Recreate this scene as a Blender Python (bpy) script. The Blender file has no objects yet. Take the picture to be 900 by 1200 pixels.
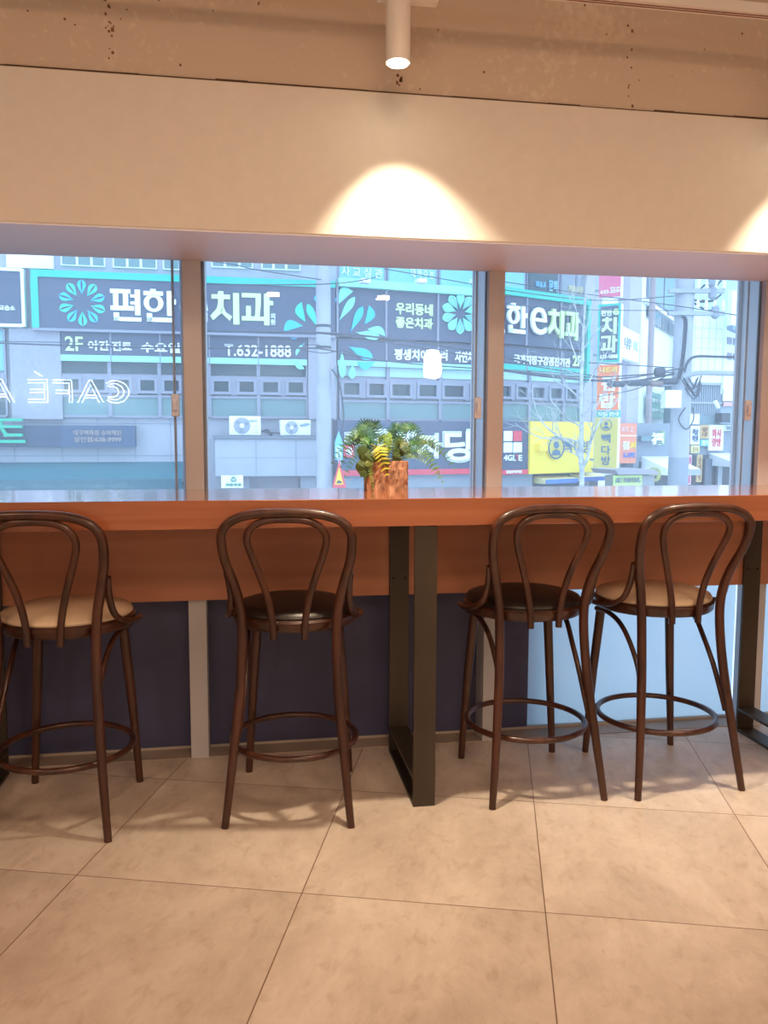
import bpy, bmesh, math, random
from mathutils import Vector, Matrix
from math import sin, cos, pi, radians as R

C = bpy.context.scene.collection
SC = bpy.context.scene

# ------------------------------------------------------------------ camera
FOC = 960.0
YAW, PITCH, ROLL = 0.162213, 0.0962785, 0.0033214
H = 1.2
_f = Vector((sin(YAW) * cos(PITCH), cos(YAW) * cos(PITCH), -sin(PITCH)))
_r = Vector((cos(YAW), -sin(YAW), 0)); _u = _r.cross(_f)
_r2 = _r * cos(ROLL) + _u * sin(ROLL); _u2 = -_r * sin(ROLL) + _u * cos(ROLL)
cam_d = bpy.data.cameras.new('camera'); cam = bpy.data.objects.new('camera', cam_d); C.objects.link(cam)
cam.matrix_world = Matrix(((_r2.x, _u2.x, -_f.x, 0), (_r2.y, _u2.y, -_f.y, 0), (_r2.z, _u2.z, -_f.z, H), (0, 0, 0, 1)))
cam_d.sensor_fit = 'AUTO'; cam_d.sensor_width = 36; cam_d.lens = 36 * FOC / 1200
cam_d.clip_start = 0.05; cam_d.clip_end = 500
SC.camera = cam

# ------------------------------------------------------------------ sky, colour management
SC.view_settings.view_transform = 'Standard'; SC.view_settings.look = 'None'
SC.view_settings.exposure = 0.0; SC.view_settings.gamma = 1.0
SC.view_settings.use_curve_mapping = False
try:
    SC.cycles.use_denoising = True
    SC.cycles.max_bounces = 10; SC.cycles.diffuse_bounces = 5; SC.cycles.transparent_max_bounces = 12
    SC.cycles.sample_clamp_indirect = 6; SC.cycles.caustics_reflective = False; SC.cycles.caustics_refractive = False
except Exception:
    pass
SKY = (0.80, 1.00, 1.42); SKY_S = 1.25
w = bpy.data.worlds.new('overcast_sky'); SC.world = w; w.use_nodes = True
nt = w.node_tree; nt.nodes.clear()
_o = nt.nodes.new('ShaderNodeOutputWorld'); _b = nt.nodes.new('ShaderNodeBackground')
_tc = nt.nodes.new('ShaderNodeTexCoord'); _sx = nt.nodes.new('ShaderNodeSeparateXYZ'); _cr = nt.nodes.new('ShaderNodeValToRGB')
_cr.color_ramp.elements[0].position = 0.0; _cr.color_ramp.elements[0].color = (0.53, 0.765, 1.0, 1)
_cr.color_ramp.elements[1].position = 0.6; _cr.color_ramp.elements[1].color = (0.57, 0.785, 1.0, 1)
nt.links.new(_tc.outputs['Generated'], _sx.inputs[0]); nt.links.new(_sx.outputs['Z'], _cr.inputs[0])
nt.links.new(_cr.outputs[0], _b.inputs[0]); nt.links.new(_b.outputs[0], _o.inputs[0])
_b.inputs[1].default_value = 3.6

# room light levels (watts), tuned together
WARM = (1.0, 0.62, 0.39)
P_ROOM = 84.0
P_SPOT = 25.0

# ------------------------------------------------------------------ materials
MATS = {}
def mat(name, col, rough=0.6, metal=0.0, var=0.0, scale=(8, 8, 8), bump=0.0, detail=4, emit=None, spec=None, coat=0.0):
    if name in MATS: return MATS[name]
    m = bpy.data.materials.new(name); m.use_nodes = True
    n = m.node_tree; b = n.nodes['Principled BSDF']
    b.inputs['Base Color'].default_value = (*col, 1); b.inputs['Roughness'].default_value = rough
    b.inputs['Metallic'].default_value = metal
    if spec is not None: b.inputs['Specular IOR Level'].default_value = spec
    if coat: b.inputs['Coat Weight'].default_value = coat; b.inputs['Coat Roughness'].default_value = 0.15
    if emit: b.inputs['Emission Color'].default_value = (*emit[0], 1); b.inputs['Emission Strength'].default_value = emit[1]
    if var or bump:
        tc = n.nodes.new('ShaderNodeTexCoord'); mp = n.nodes.new('ShaderNodeMapping'); mp.inputs['Scale'].default_value = scale
        nz = n.nodes.new('ShaderNodeTexNoise'); nz.inputs['Detail'].default_value = detail; nz.inputs['Scale'].default_value = 1.0
        n.links.new(tc.outputs['Object'], mp.inputs[0]); n.links.new(mp.outputs[0], nz.inputs['Vector'])
        if var:
            cr = n.nodes.new('ShaderNodeValToRGB'); e = cr.color_ramp.elements
            e[0].position = 0.3; e[1].position = 0.7
            e[0].color = (*[max(0, c * (1 - var)) for c in col], 1); e[1].color = (*[min(1, c * (1 + var)) for c in col], 1)
            n.links.new(nz.outputs['Fac'], cr.inputs[0]); n.links.new(cr.outputs[0], b.inputs['Base Color'])
        if bump:
            bp = n.nodes.new('ShaderNodeBump'); bp.inputs['Strength'].default_value = bump; bp.inputs['Distance'].default_value = 0.01
            n.links.new(nz.outputs['Fac'], bp.inputs['Height']); n.links.new(bp.outputs[0], b.inputs['Normal'])
    MATS[name] = m
    return m

def wood(name, c1, c2, scale, rough=0.35, coat=0.0):
    m = bpy.data.materials.new(name); m.use_nodes = True; n = m.node_tree; b = n.nodes['Principled BSDF']
    tc = n.nodes.new('ShaderNodeTexCoord'); mp = n.nodes.new('ShaderNodeMapping'); mp.inputs['Scale'].default_value = scale
    nz = n.nodes.new('ShaderNodeTexNoise'); nz.inputs['Detail'].default_value = 7; nz.inputs['Distortion'].default_value = 0.6
    nz.inputs['Scale'].default_value = 1.0
    cr = n.nodes.new('ShaderNodeValToRGB'); e = cr.color_ramp.elements
    e[0].position = 0.34; e[0].color = (*c1, 1); e[1].position = 0.66; e[1].color = (*c2, 1)
    n.links.new(tc.outputs['Object'], mp.inputs[0]); n.links.new(mp.outputs[0], nz.inputs['Vector'])
    n.links.new(nz.outputs['Fac'], cr.inputs[0]); n.links.new(cr.outputs[0], b.inputs['Base Color'])
    b.inputs['Roughness'].default_value = rough
    if coat: b.inputs['Coat Weight'].default_value = coat; b.inputs['Coat Roughness'].default_value = 0.08
    return m

M_white = mat('warm_white_paint', (0.73, 0.70, 0.655), 0.65, var=0.02, scale=(30, 30, 30), bump=0.03)
M_post = mat('cream_mullion_paint', (0.56, 0.58, 0.63), 0.5)
M_frame = mat('window_frame_vinyl', (0.72, 0.73, 0.78), 0.4)
M_mull = mat('outer_mullion_paint', (0.50, 0.53, 0.60), 0.5)
M_navy = mat('navy_spandrel', (0.065, 0.075, 0.17), 0.5, var=0.15, scale=(3, 3, 3))
M_steel = mat('brown_black_steel', (0.055, 0.043, 0.032), 0.42, metal=0.35, var=0.2, scale=(6, 6, 2))
M_walnut = wood('dark_bentwood', (0.030, 0.009, 0.005), (0.078, 0.025, 0.013), (22, 22, 4), 0.34, 0.25)
M_counter = wood('cherry_laminate', (0.345, 0.112, 0.048), (0.44, 0.155, 0.070), (1.2, 30, 30), 0.22, 1.0)
M_panel = wood('cherry_panel', (0.44, 0.185, 0.10), (0.54, 0.235, 0.135), (1.0, 10, 14), 0.45)
M_cream = mat('cream_leatherette', (0.72, 0.58, 0.42), 0.45, bump=0.05, scale=(60, 60, 60))
M_black = mat('black_leatherette', (0.018, 0.014, 0.014), 0.38, bump=0.05, scale=(60, 60, 60))
M_lampw = mat('white_lamp_metal', (0.8, 0.78, 0.76), 0.4)
M_glow = mat('warm_led', (1, 0.9, 0.75), 0.5, emit=((1, 0.86, 0.62), 30))
M_neon = mat('neon_tube', (0.9, 0.95, 1), 0.5, emit=((0.75, 0.95, 1.0), 26))
M_room = mat('room_wall_paint', (0.62, 0.56, 0.50), 0.7)
M_dark = mat('dark_rubber', (0.02, 0.02, 0.02), 0.8)

def concrete_mat():
    m = bpy.data.materials.new('painted_concrete'); m.use_nodes = True; n = m.node_tree; b = n.nodes['Principled BSDF']
    b.inputs['Roughness'].default_value = 0.8
    tc = n.nodes.new('ShaderNodeTexCoord')
    nz = n.nodes.new('ShaderNodeTexNoise'); nz.inputs['Scale'].default_value = 3.5; nz.inputs['Detail'].default_value = 8
    cr = n.nodes.new('ShaderNodeValToRGB'); e = cr.color_ramp.elements
    e[0].position = 0.3; e[0].color = (0.80, 0.71, 0.60, 1); e[1].position = 0.7; e[1].color = (0.88, 0.79, 0.68, 1)
    # chipped pits
    n2 = n.nodes.new('ShaderNodeTexNoise'); n2.inputs['Scale'].default_value = 48; n2.inputs['Detail'].default_value = 5
    n3 = n.nodes.new('ShaderNodeTexNoise'); n3.inputs['Scale'].default_value = 2.6; n3.inputs['Detail'].default_value = 2
    ml = n.nodes.new('ShaderNodeMath'); ml.operation = 'MULTIPLY'
    th = n.nodes.new('ShaderNodeValToRGB'); t = th.color_ramp.elements
    t[0].position = 0.0; t[0].color = (0, 0, 0, 1); t[1].position = 0.21; t[1].color = (1, 1, 1, 1)
    mx = n.nodes.new('ShaderNodeMix'); mx.data_type = 'RGBA'; mx.inputs['B'].default_value = (0.62, 0.52, 0.43, 1)
    n.links.new(tc.outputs['Object'], nz.inputs['Vector']); n.links.new(tc.outputs['Object'], n2.inputs['Vector']); n.links.new(tc.outputs['Object'], n3.inputs['Vector'])
    n.links.new(nz.outputs['Fac'], cr.inputs[0]); n.links.new(n2.outputs['Fac'], ml.inputs[0]); n.links.new(n3.outputs['Fac'], ml.inputs[1])
    n.links.new(ml.outputs[0], th.inputs[0]); n.links.new(th.outputs[0], mx.inputs['Factor']); n.links.new(cr.outputs[0], mx.inputs['A'])
    n.links.new(mx.outputs['Result'], b.inputs['Base Color'])
    bp = n.nodes.new('ShaderNodeBump'); bp.inputs['Strength'].default_value = 0.25; bp.inputs['Distance'].default_value = 0.01
    n.links.new(nz.outputs['Fac'], bp.inputs['Height']); n.links.new(bp.outputs[0], b.inputs['Normal'])
    return m
M_conc = concrete_mat()

def tile_mat():
    m = bpy.data.materials.new('stone_look_tile'); m.use_nodes = True; n = m.node_tree; b = n.nodes['Principled BSDF']
    L = n.links.new
    tc = n.nodes.new('ShaderNodeTexCoord'); sp = n.nodes.new('ShaderNodeSeparateXYZ')
    mp = n.nodes.new('ShaderNodeMapping'); mp.inputs['Rotation'].default_value = (0, 0, 0.296087)
    L(tc.outputs['Object'], mp.inputs[0]); L(mp.outputs[0], sp.inputs[0])
    def M(op, a, bb=None):
        k = n.nodes.new('ShaderNodeMath'); k.operation = op
        for i, v in enumerate((a, bb)):
            if v is None: continue
            if isinstance(v, (int, float)): k.inputs[i].default_value = v
            else: L(v, k.inputs[i])
        return k.outputs[0]
    PT = 0.627
    def line(ax, off):
        q = M('DIVIDE', M('SUBTRACT', ax, off), PT)
        fr = M('FRACT', q); d = M('MINIMUM', fr, M('SUBTRACT', 1.0, fr))
        return M('MULTIPLY', d, PT), M('FLOOR', q)
    du, iu = line(sp.outputs[0], 0.145); dv, iv = line(sp.outputs[1], 1.992)
    d = M('MINIMUM', du, dv); g = M('LESS_THAN', d, 0.0016)
    cid = n.nodes.new('ShaderNodeCombineXYZ'); L(iu, cid.inputs[0]); L(iv, cid.inputs[1])
    wn = n.nodes.new('ShaderNodeTexWhiteNoise'); L(cid.outputs[0], wn.inputs['Vector'])
    ad = n.nodes.new('ShaderNodeVectorMath'); ad.operation = 'ADD'
    sc = n.nodes.new('ShaderNodeVectorMath'); sc.operation = 'SCALE'; sc.inputs['Scale'].default_value = 9.0
    L(wn.outputs['Color'], sc.inputs[0]); L(mp.outputs[0], ad.inputs[0]); L(sc.outputs[0], ad.inputs[1])
    st = n.nodes.new('ShaderNodeMapping'); st.inputs['Scale'].default_value = (1.0, 0.55, 1); L(ad.outputs[0], st.inputs[0])
    nz = n.nodes.new('ShaderNodeTexNoise'); nz.inputs['Scale'].default_value = 3.2; nz.inputs['Detail'].default_value = 12; nz.inputs['Roughness'].default_value = 0.74
    nz.inputs['Distortion'].default_value = 0.25
    L(st.outputs[0], nz.inputs['Vector'])
    cr = n.nodes.new('ShaderNodeValToRGB'); e = cr.color_ramp.elements
    e[0].position = 0.30; e[0].color = (0.44, 0.375, 0.315, 1); e[1].position = 0.70; e[1].color = (0.72, 0.655, 0.59, 1)
    e2 = cr.color_ramp.elements.new(0.5); e2.color = (0.585, 0.51, 0.44, 1)
    L(nz.outputs['Fac'], cr.inputs[0])
    n2 = n.nodes.new('ShaderNodeTexNoise'); n2.inputs['Scale'].default_value = 30; n2.inputs['Detail'].default_value = 9; n2.inputs['Distortion'].default_value = 0.4
    L(st.outputs[0], n2.inputs['Vector'])
    c2 = n.nodes.new('ShaderNodeValToRGB'); c2.color_ramp.elements[0].position = 0.54; c2.color_ramp.elements[0].color = (1, 1, 1, 1)
    c2.color_ramp.elements[1].position = 0.80; c2.color_ramp.elements[1].color = (0.80, 0.75, 0.70, 1); L(n2.outputs['Fac'], c2.inputs[0])
    mu = n.nodes.new('ShaderNodeMix'); mu.data_type = 'RGBA'; mu.blend_type = 'MULTIPLY'; mu.inputs['Factor'].default_value = 1.0
    L(cr.outputs[0], mu.inputs['A']); L(c2.outputs[0], mu.inputs['B'])
    mx = n.nodes.new('ShaderNodeMix'); mx.data_type = 'RGBA'; mx.inputs['B'].default_value = (0.20, 0.13, 0.085, 1)
    L(g, mx.inputs['Factor']); L(mu.outputs['Result'], mx.inputs['A']); L(mx.outputs['Result'], b.inputs['Base Color'])
    b.inputs['Roughness'].default_value = 0.42
    bp = n.nodes.new('ShaderNodeBump'); bp.inputs['Strength'].default_value = 0.06; bp.inputs['Distance'].default_value = 0.01
    L(nz.outputs['Fac'], bp.inputs['Height']); L(bp.outputs[0], b.inputs['Normal'])
    return m
M_tile = tile_mat()

def glass_mat(name, haze, tint=(0.97, 0.99, 1.0)):
    m = bpy.data.materials.new(name); m.use_nodes = True; n = m.node_tree; n.nodes.clear(); L = n.links.new
    o = n.nodes.new('ShaderNodeOutputMaterial')
    tr = n.nodes.new('ShaderNodeBsdfTransparent'); tr.inputs[0].default_value = (*tint, 1)
    tl = n.nodes.new('ShaderNodeBsdfTranslucent'); tl.inputs[0].default_value = (0.9, 0.95, 1, 1)
    gl = n.nodes.new('ShaderNodeBsdfGlossy'); gl.inputs['Roughness'].default_value = 0.0; gl.inputs[0].default_value = (1, 1, 1, 1)
    fr = n.nodes.new('ShaderNodeFresnel'); fr.inputs[0].default_value = 1.45
    m1 = n.nodes.new('ShaderNodeMixShader'); m1.inputs[0].default_value = haze; L(tr.outputs[0], m1.inputs[1]); L(tl.outputs[0], m1.inputs[2])
    m2 = n.nodes.new('ShaderNodeMixShader'); L(fr.outputs[0], m2.inputs[0]); L(m1.outputs[0], m2.inputs[1]); L(gl.outputs[0], m2.inputs[2])
    L(m2.outputs[0], o.inputs[0])
    return m
M_glass = glass_mat('hazy_window_glass', 0.12)
M_frost = glass_mat('frosted_film_glass', 0.93)

# ------------------------------------------------------------------ mesh helpers
class MB:
    def __init__(s): s.bm = bmesh.new()
    def box(s, x0, x1, y0, y1, z0, z1, bev=0.0, rot=None, piv=None):
        b = s.bm; vs = [b.verts.new((x, y, z)) for z in (z0, z1) for y in (y0, y1) for x in (x0, x1)]
        F = [(0, 2, 3, 1), (4, 5, 7, 6), (0, 1, 5, 4), (2, 6, 7, 3), (0, 4, 6, 2), (1, 3, 7, 5)]
        fs = [b.faces.new([vs[i] for i in f]) for f in F]
        if rot is not None:
            p = Vector(piv) if piv is not None else Vector(((x0 + x1) / 2, (y0 + y1) / 2, (z0 + z1) / 2))
            for v in vs: v.co = rot @ (v.co - p) + p
        if bev:
            es = list({e for f in fs for e in f.edges})
            bmesh.ops.bevel(b, geom=es, offset=bev, segments=2, affect='EDGES', profile=0.5)
        return s
    def tube(s, pts, r, n=12, closed=False, caps=True, sx=1.0):
        b = s.bm; pts = [Vector(p) for p in pts]; N = len(pts)
        rs = r if isinstance(r, (list, tuple)) else [r] * N
        rings = []; prev = None
        for i, p in enumerate(pts):
            if closed: t = pts[(i + 1) % N] - pts[i - 1]
            else: t = pts[min(i + 1, N - 1)] - pts[max(i - 1, 0)]
            t.normalize()
            if prev is None:
                a = Vector((0, 0, 1)) if abs(t.z) < 0.9 else Vector((1, 0, 0))
                nrm = (a - t * a.dot(t)).normalized()
            else: nrm = (prev - t * prev.dot(t)).normalized()
            prev = nrm; bi = t.cross(nrm)
            rings.append([b.verts.new(p + (nrm * cos(2 * pi * k / n) * sx + bi * sin(2 * pi * k / n)) * rs[i]) for k in range(n)])
        m = N if closed else N - 1
        for i in range(m):
            A = rings[i]; B = rings[(i + 1) % N]
            for k in range(n): b.faces.new((A[k], A[(k + 1) % n], B[(k + 1) % n], B[k]))
        if caps and not closed:
            b.faces.new(rings[0][::-1]); b.faces.new(rings[-1])
        return s
    def lathe(s, prof, c=(0, 0, 0), n=32, ax='z'):
        b = s.bm; rings = []
        for (r, z) in prof:
            rr = max(r, 1e-4)
            if ax == 'z': rings.append([b.verts.new((c[0] + rr * cos(2 * pi * k / n), c[1] + rr * sin(2 * pi * k / n), c[2] + z)) for k in range(n)])
            else: rings.append([b.verts.new((c[0] + rr * cos(2 * pi * k / n), c[1] - z, c[2] + rr * sin(2 * pi * k / n))) for k in range(n)])
        for A, B in zip(rings, rings[1:]):
            for k in range(n): b.faces.new((A[k], A[(k + 1) % n], B[(k + 1) % n], B[k]))
        b.faces.new(rings[0][::-1]); b.faces.new(rings[-1])
        return s
    def prism(s, poly, y0, y1):          # poly in xz, extruded along y (y0 front)
        b = s.bm
        A = [b.verts.new((x, y0, z)) for x, z in poly]; B = [b.verts.new((x, y1, z)) for x, z in poly]
        b.faces.new(A); b.faces.new(B[::-1]); k = len(poly)
        for i in range(k): b.faces.new((A[i], B[i], B[(i + 1) % k], A[(i + 1) % k]))
        return s
    def prismx(s, poly, x0, x1):         # poly in yz, extruded along x
        b = s.bm
        A = [b.verts.new((x0, y, z)) for y, z in poly]; B = [b.verts.new((x1, y, z)) for y, z in poly]
        b.faces.new(A); b.faces.new(B[::-1]); k = len(poly)
        for i in range(k): b.faces.new((A[i], B[i], B[(i + 1) % k], A[(i + 1) % k]))
        return s
    def build(s, name, m, parent=None, smooth=False, loc=None, rz=0.0, kind=None, label=None):
        bmesh.ops.recalc_face_normals(s.bm, faces=s.bm.faces[:])
        me = bpy.data.meshes.new(name); s.bm.to_mesh(me); s.bm.free()
        if smooth:
            for p in me.polygons: p.use_smooth = True
        me.materials.append(m)
        o = bpy.data.objects.new(name, me); C.objects.link(o)
        if parent is not None: o.parent = parent
        if loc is not None: o.location = loc
        if rz: o.rotation_euler = (0, 0, rz)
        if kind: o['kind'] = kind
        if label: o['label'] = label
        if smooth:
            me.update()
            try:
                bpy.context.view_layer.objects.active = o
                md = o.modifiers.new('es', 'EDGE_SPLIT'); md.split_angle = R(42)
            except Exception: pass
        return o

def thing(name, label, cat, loc=(0, 0, 0), rz=0.0, group=None):
    o = bpy.data.objects.new(name, None); C.objects.link(o); o.empty_display_size = 0.1
    o.location = loc; o.rotation_euler = (0, 0, rz); o['label'] = label; o['category'] = cat
    if group: o['group'] = group
    return o
def tag(o, label, cat, group=None):
    o['label'] = label; o['category'] = cat
    if group: o['group'] = group
    return o

def spline(pts, n=8, closed=False):
    pts = [Vector(p) for p in pts]; out = []; N = len(pts)
    def g(i): return pts[i % N] if closed else pts[max(0, min(N - 1, i))]
    for i in range(N if closed else N - 1):
        a, b, c, d = g(i - 1), g(i), g(i + 1), g(i + 2)
        for k in range(n):
            t = k / n
            out.append(0.5 * ((2 * b) + (c - a) * t + (2 * a - 5 * b + 4 * c - d) * t * t + (-a + 3 * b - 3 * c + d) * t ** 3))
    if not closed: out.append(pts[-1])
    return out

def text(name, body, m, parent, x0, x1, z0, z1, y=-0.02, th=0.01, bold=0.0, center=False):
    cu = bpy.data.curves.new(name, 'FONT'); cu.body = body; cu.size = 1.0; cu.offset = min(bold, .03); cu.extrude = 0.5
    cu.resolution_u = 3; cu.space_line = 1.0
    if center: cu.align_x = 'CENTER'
    o = bpy.data.objects.new(name + '_curve', cu); C.objects.link(o)
    bpy.context.view_layer.update()
    dg = bpy.context.evaluated_depsgraph_get(); me = bpy.data.meshes.new_from_object(o.evaluated_get(dg))
    bpy.data.objects.remove(o); bpy.data.curves.remove(cu)
    xs = [v.co.x for v in me.vertices]; ys = [v.co.y for v in me.vertices]
    ax, bx_, ay, by = min(xs), max(xs), min(ys), max(ys)
    for v in me.vertices:
        X = x0 + (v.co.x - ax) / (bx_ - ax) * (x1 - x0); Z = z0 + (v.co.y - ay) / (by - ay) * (z1 - z0)
        v.co = Vector((X, y - th * (v.co.z + 0.5), Z))
    me.materials.clear(); me.materials.append(m); me.name = name
    r = bpy.data.objects.new(name, me); C.objects.link(r); r.parent = parent
    return r

# ================================================================== THE ROOM
XL, XR, YB, YG, ZC = -4.3, 4.6, -4.4, 3.10, 2.78
def struct(mb, name, m, **k): return mb.build(name, m, kind='structure', **k)
struct(MB().box(XL - .1, XR + .1, YB - .1, 3.30, -0.12, 0.0), 'floor', M_tile)
struct(MB().box(XL - .1, XR + .1, YB - .1, 3.30, ZC, ZC + .12), 'ceiling', M_conc)
struct(MB().box(XL - .12, XL, YB, 3.25, 0, ZC), 'wall_left', M_room)
struct(MB().box(XR, XR + .12, YB, 3.25, 0, ZC), 'wall_right', M_room)
struct(MB().box(XL, XR, YB - .12, YB, 0, ZC), 'wall_back', M_room)
# plastered box above the window (fascia + soffit) and the rough beam over it
ZS, YF, ZSEAM = 1.805, 2.585, 2.238
struct(MB().box(XL, XR, YF, 3.03, ZS, ZSEAM, bev=0.004), 'wall_window_upper', M_white)
struct(MB().box(XL, XR, YF + .004, 3.029, ZS - .004, ZS), 'trim_9', mat('soffit_daylight_tint', (.84, .87, 1.0), .5))  # added thin sheet; its blue tint stands in for daylight on the soffit
struct(MB().box(XL, XR, 3.03, 3.25, ZS + .1, ZC + .1), 'wall_outer', mat('outer_cladding', (.4, .42, .46), .7))
struct(MB().box(XL, XR, YF + .012, 3.03, ZSEAM + .004, ZC), 'wall_beam', M_conc)
# ragged dark shadow gap along the seam
random.seed(4)
sm = MB(); x = -2.5
while x < 3.4:
    l = random.uniform(.05, .3); h = random.choice((.001, .002, .003, .0045))
    sm.box(x, x + l, YF + .004, YF + .014, ZSEAM - .001, ZSEAM + .002 + h); x += l
struct(sm, 'trim_1', mat('seam_gap', (0.09, 0.045, 0.025), 0.9))
# chipped formwork seam in the beam: little plaster pits built as shallow crumbs
cb = MB()
for (cx, n0, zr) in ((-.385, 26, (2.27, 2.62)), (-.80, 12, (2.26, 2.60)), (1.22, 9, (2.255, 2.5)), (.47, 8, (2.25, 2.3))):
    for i in range(n0):
        z = random.uniform(*zr); xx = cx + random.gauss(0, .007); a = random.uniform(.0015, .005)
        cb.box(xx - a, xx + a, YF + .0105, YF + .013, z - a * random.uniform(.6, 1.8), z + a, bev=.0008)
for i in range(34):
    z = random.uniform(2.25, 2.6); xx = random.uniform(-1, 2.0); a = random.uniform(.001, .0035)
    cb.box(xx - a, xx + a, YF + .0105, YF + .013, z - a * random.uniform(.6, 1.6), z + a, bev=.0006)
struct(cb, 'trim_2', mat('chipped_plaster', (0.22, 0.12, 0.07), 0.95))

# mullion posts
POSTS = [(-1.375, -1.312), (-.227, -.163), (.883, .945), (2.008, 2.072), (3.15, 3.213)]
for i, (a, b) in enumerate(POSTS):
    m = MB().box(a, b, 3.0, 3.028, 0, ZS, bev=0.002); m.box(a, b, 3.028, 3.10, 0, .955); struct(m, 'trim_%d' % (3 + i), M_post)
# floor curb strip between the posts
struct(MB().box(XL, XR, 3.004, 3.10, 0.0, 0.003), 'trim_8', mat('curb_tile', (0.36, 0.30, 0.25), 0.5, var=.1, scale=(5, 5, 5)))
struct(MB().box(XL, 1.10, 3.10, 3.24, 0.012, 0.955), 'wall_window_lower', M_navy)
struct(MB().box(XL, XR, 3.097, 3.24, 0.0, 0.012), 'baseboard_window', mat('curb_edge', (0.5, 0.45, 0.4), 0.5))
edges = [XL] + [v for p in POSTS for v in p] + [XR]
for i in range(6):
    a, b = edges[2 * i], edges[2 * i + 1]
    f = MB()
    f.box(a, b, 3.030, 3.10, .955, .984)
    fo = struct(f, 'window_%d' % (i + 1), M_frame)
    struct(MB().box(a - .03, b + .03, 3.031, 3.036, .984, ZS), 'pane', M_glass, parent=fo)
    MB().box(b - .004, b + .031, 3.040, 3.165, .984, ZS + .1).build('outer_mullion', M_mull, fo)
    MB().box(a - .0305, a + .012, 3.040, 3.165, .984, ZS + .1).build('outer_mullion', M_mull, fo)
    MB().box(b - .020, b - .006, 3.150, 3.164, .984, ZS + .1).build('mullion_lip', M_mull, fo)
    if i in (1, 2, 3):
        xx = b - (.018 if i < 3 else .03)
        lt = MB().box(xx - .028, xx, 3.012, 3.030, 1.255, 1.335, bev=.004); lt.box(xx - .022, xx - .008, 2.998, 3.012, 1.275, 1.315, bev=.003)
        lt.build('latch', mat('latch_plastic', (.72, .82, 1.0), .35), fo, label='small white sash latch')
        sl = MB().box(xx - .022, xx - .014, 3.040, 3.056, .984, ZS + .02); sl.build('sash_rail', M_mull, fo)
# frosted lower lights on the right
for i, (a, b) in enumerate(((1.10, 2.008), (2.072, 3.15), (3.213, XR))):
    fo = struct(MB().box(a, b, 3.10, 3.13, .93, .955), 'window_%d' % (7 + i), M_frame)
    struct(MB().box(a, b, 3.112, 3.118, 0.012, .93), 'pane', M_frost, parent=fo)
# unseen box added behind the frosted light to block sky light from its left end
struct(MB().box(.7, 1.165, 3.21, 3.35, -2.8, .955), 'wall_sky_blocker', mat('sky_blocker_dark', (.10, .11, .16), .8))

# ------------------------------------------------------------------ counter
CT = .998; TH = .086; Y0 = 2.48; Y1 = 2.996
bar = thing('bar_counter', 'long reddish wood window counter on flat dark steel frames', 'counter', (0.55, 2.74, 0))
def loc_box(x0, x1, y0, y1, z0, z1, bev=0, o=(0.55, 2.74, 0)): return MB().box(x0 - o[0], x1 - o[0], y0 - o[1], y1 - o[1], z0 - o[2], z1 - o[2], bev)
loc_box(-2.3, 3.3, Y0, Y1, CT - TH, CT, .002).build('tabletop', M_counter, bar)
loc_box(-2.28, 3.28, 2.962, 2.982, .60, CT - TH).build('modesty_panel', M_panel, bar)
for xc in (-.885, .541, 1.972):
    w2 = .036; y0, y1 = Y0 + .006, 2.960; k = -.015
    f = MB()
    def plate(a, b, c, d, e, g): f.box(a - .55, b - .55, c - 2.74, d - 2.74, e, g, .0012)
    plate(xc - w2 + k * 0, xc + w2, y0, y0 + .012, 0, CT - TH - .001)
    fo = f.build('leg_front', M_steel, bar)
    f = MB(); plate(xc - w2, xc + w2, y1 - .012, y1, 0, CT - TH - .001)
    fb = f.build('leg_back', M_steel, bar)
    f = MB(); plate(xc - w2, xc + w2, y0 + .012, y1 - .012, 0, .012); f.build('floor_bar', M_steel, bar)
    f = MB(); plate(xc - w2, xc + w2, y0 + .012, y1 - .012, .086, .098); f.build('cross_bar', M_steel, bar)
    for sx in (-.022, .022): MB().lathe([(.0045, 0), (.0045, .002), (.002, .004)], (xc + sx - .55, y1 - .012 - 2.74, .665), 10, 'y').build('screw', mat('screw_head', (.01, .01, .01), .4, metal=.6), bar)

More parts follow.
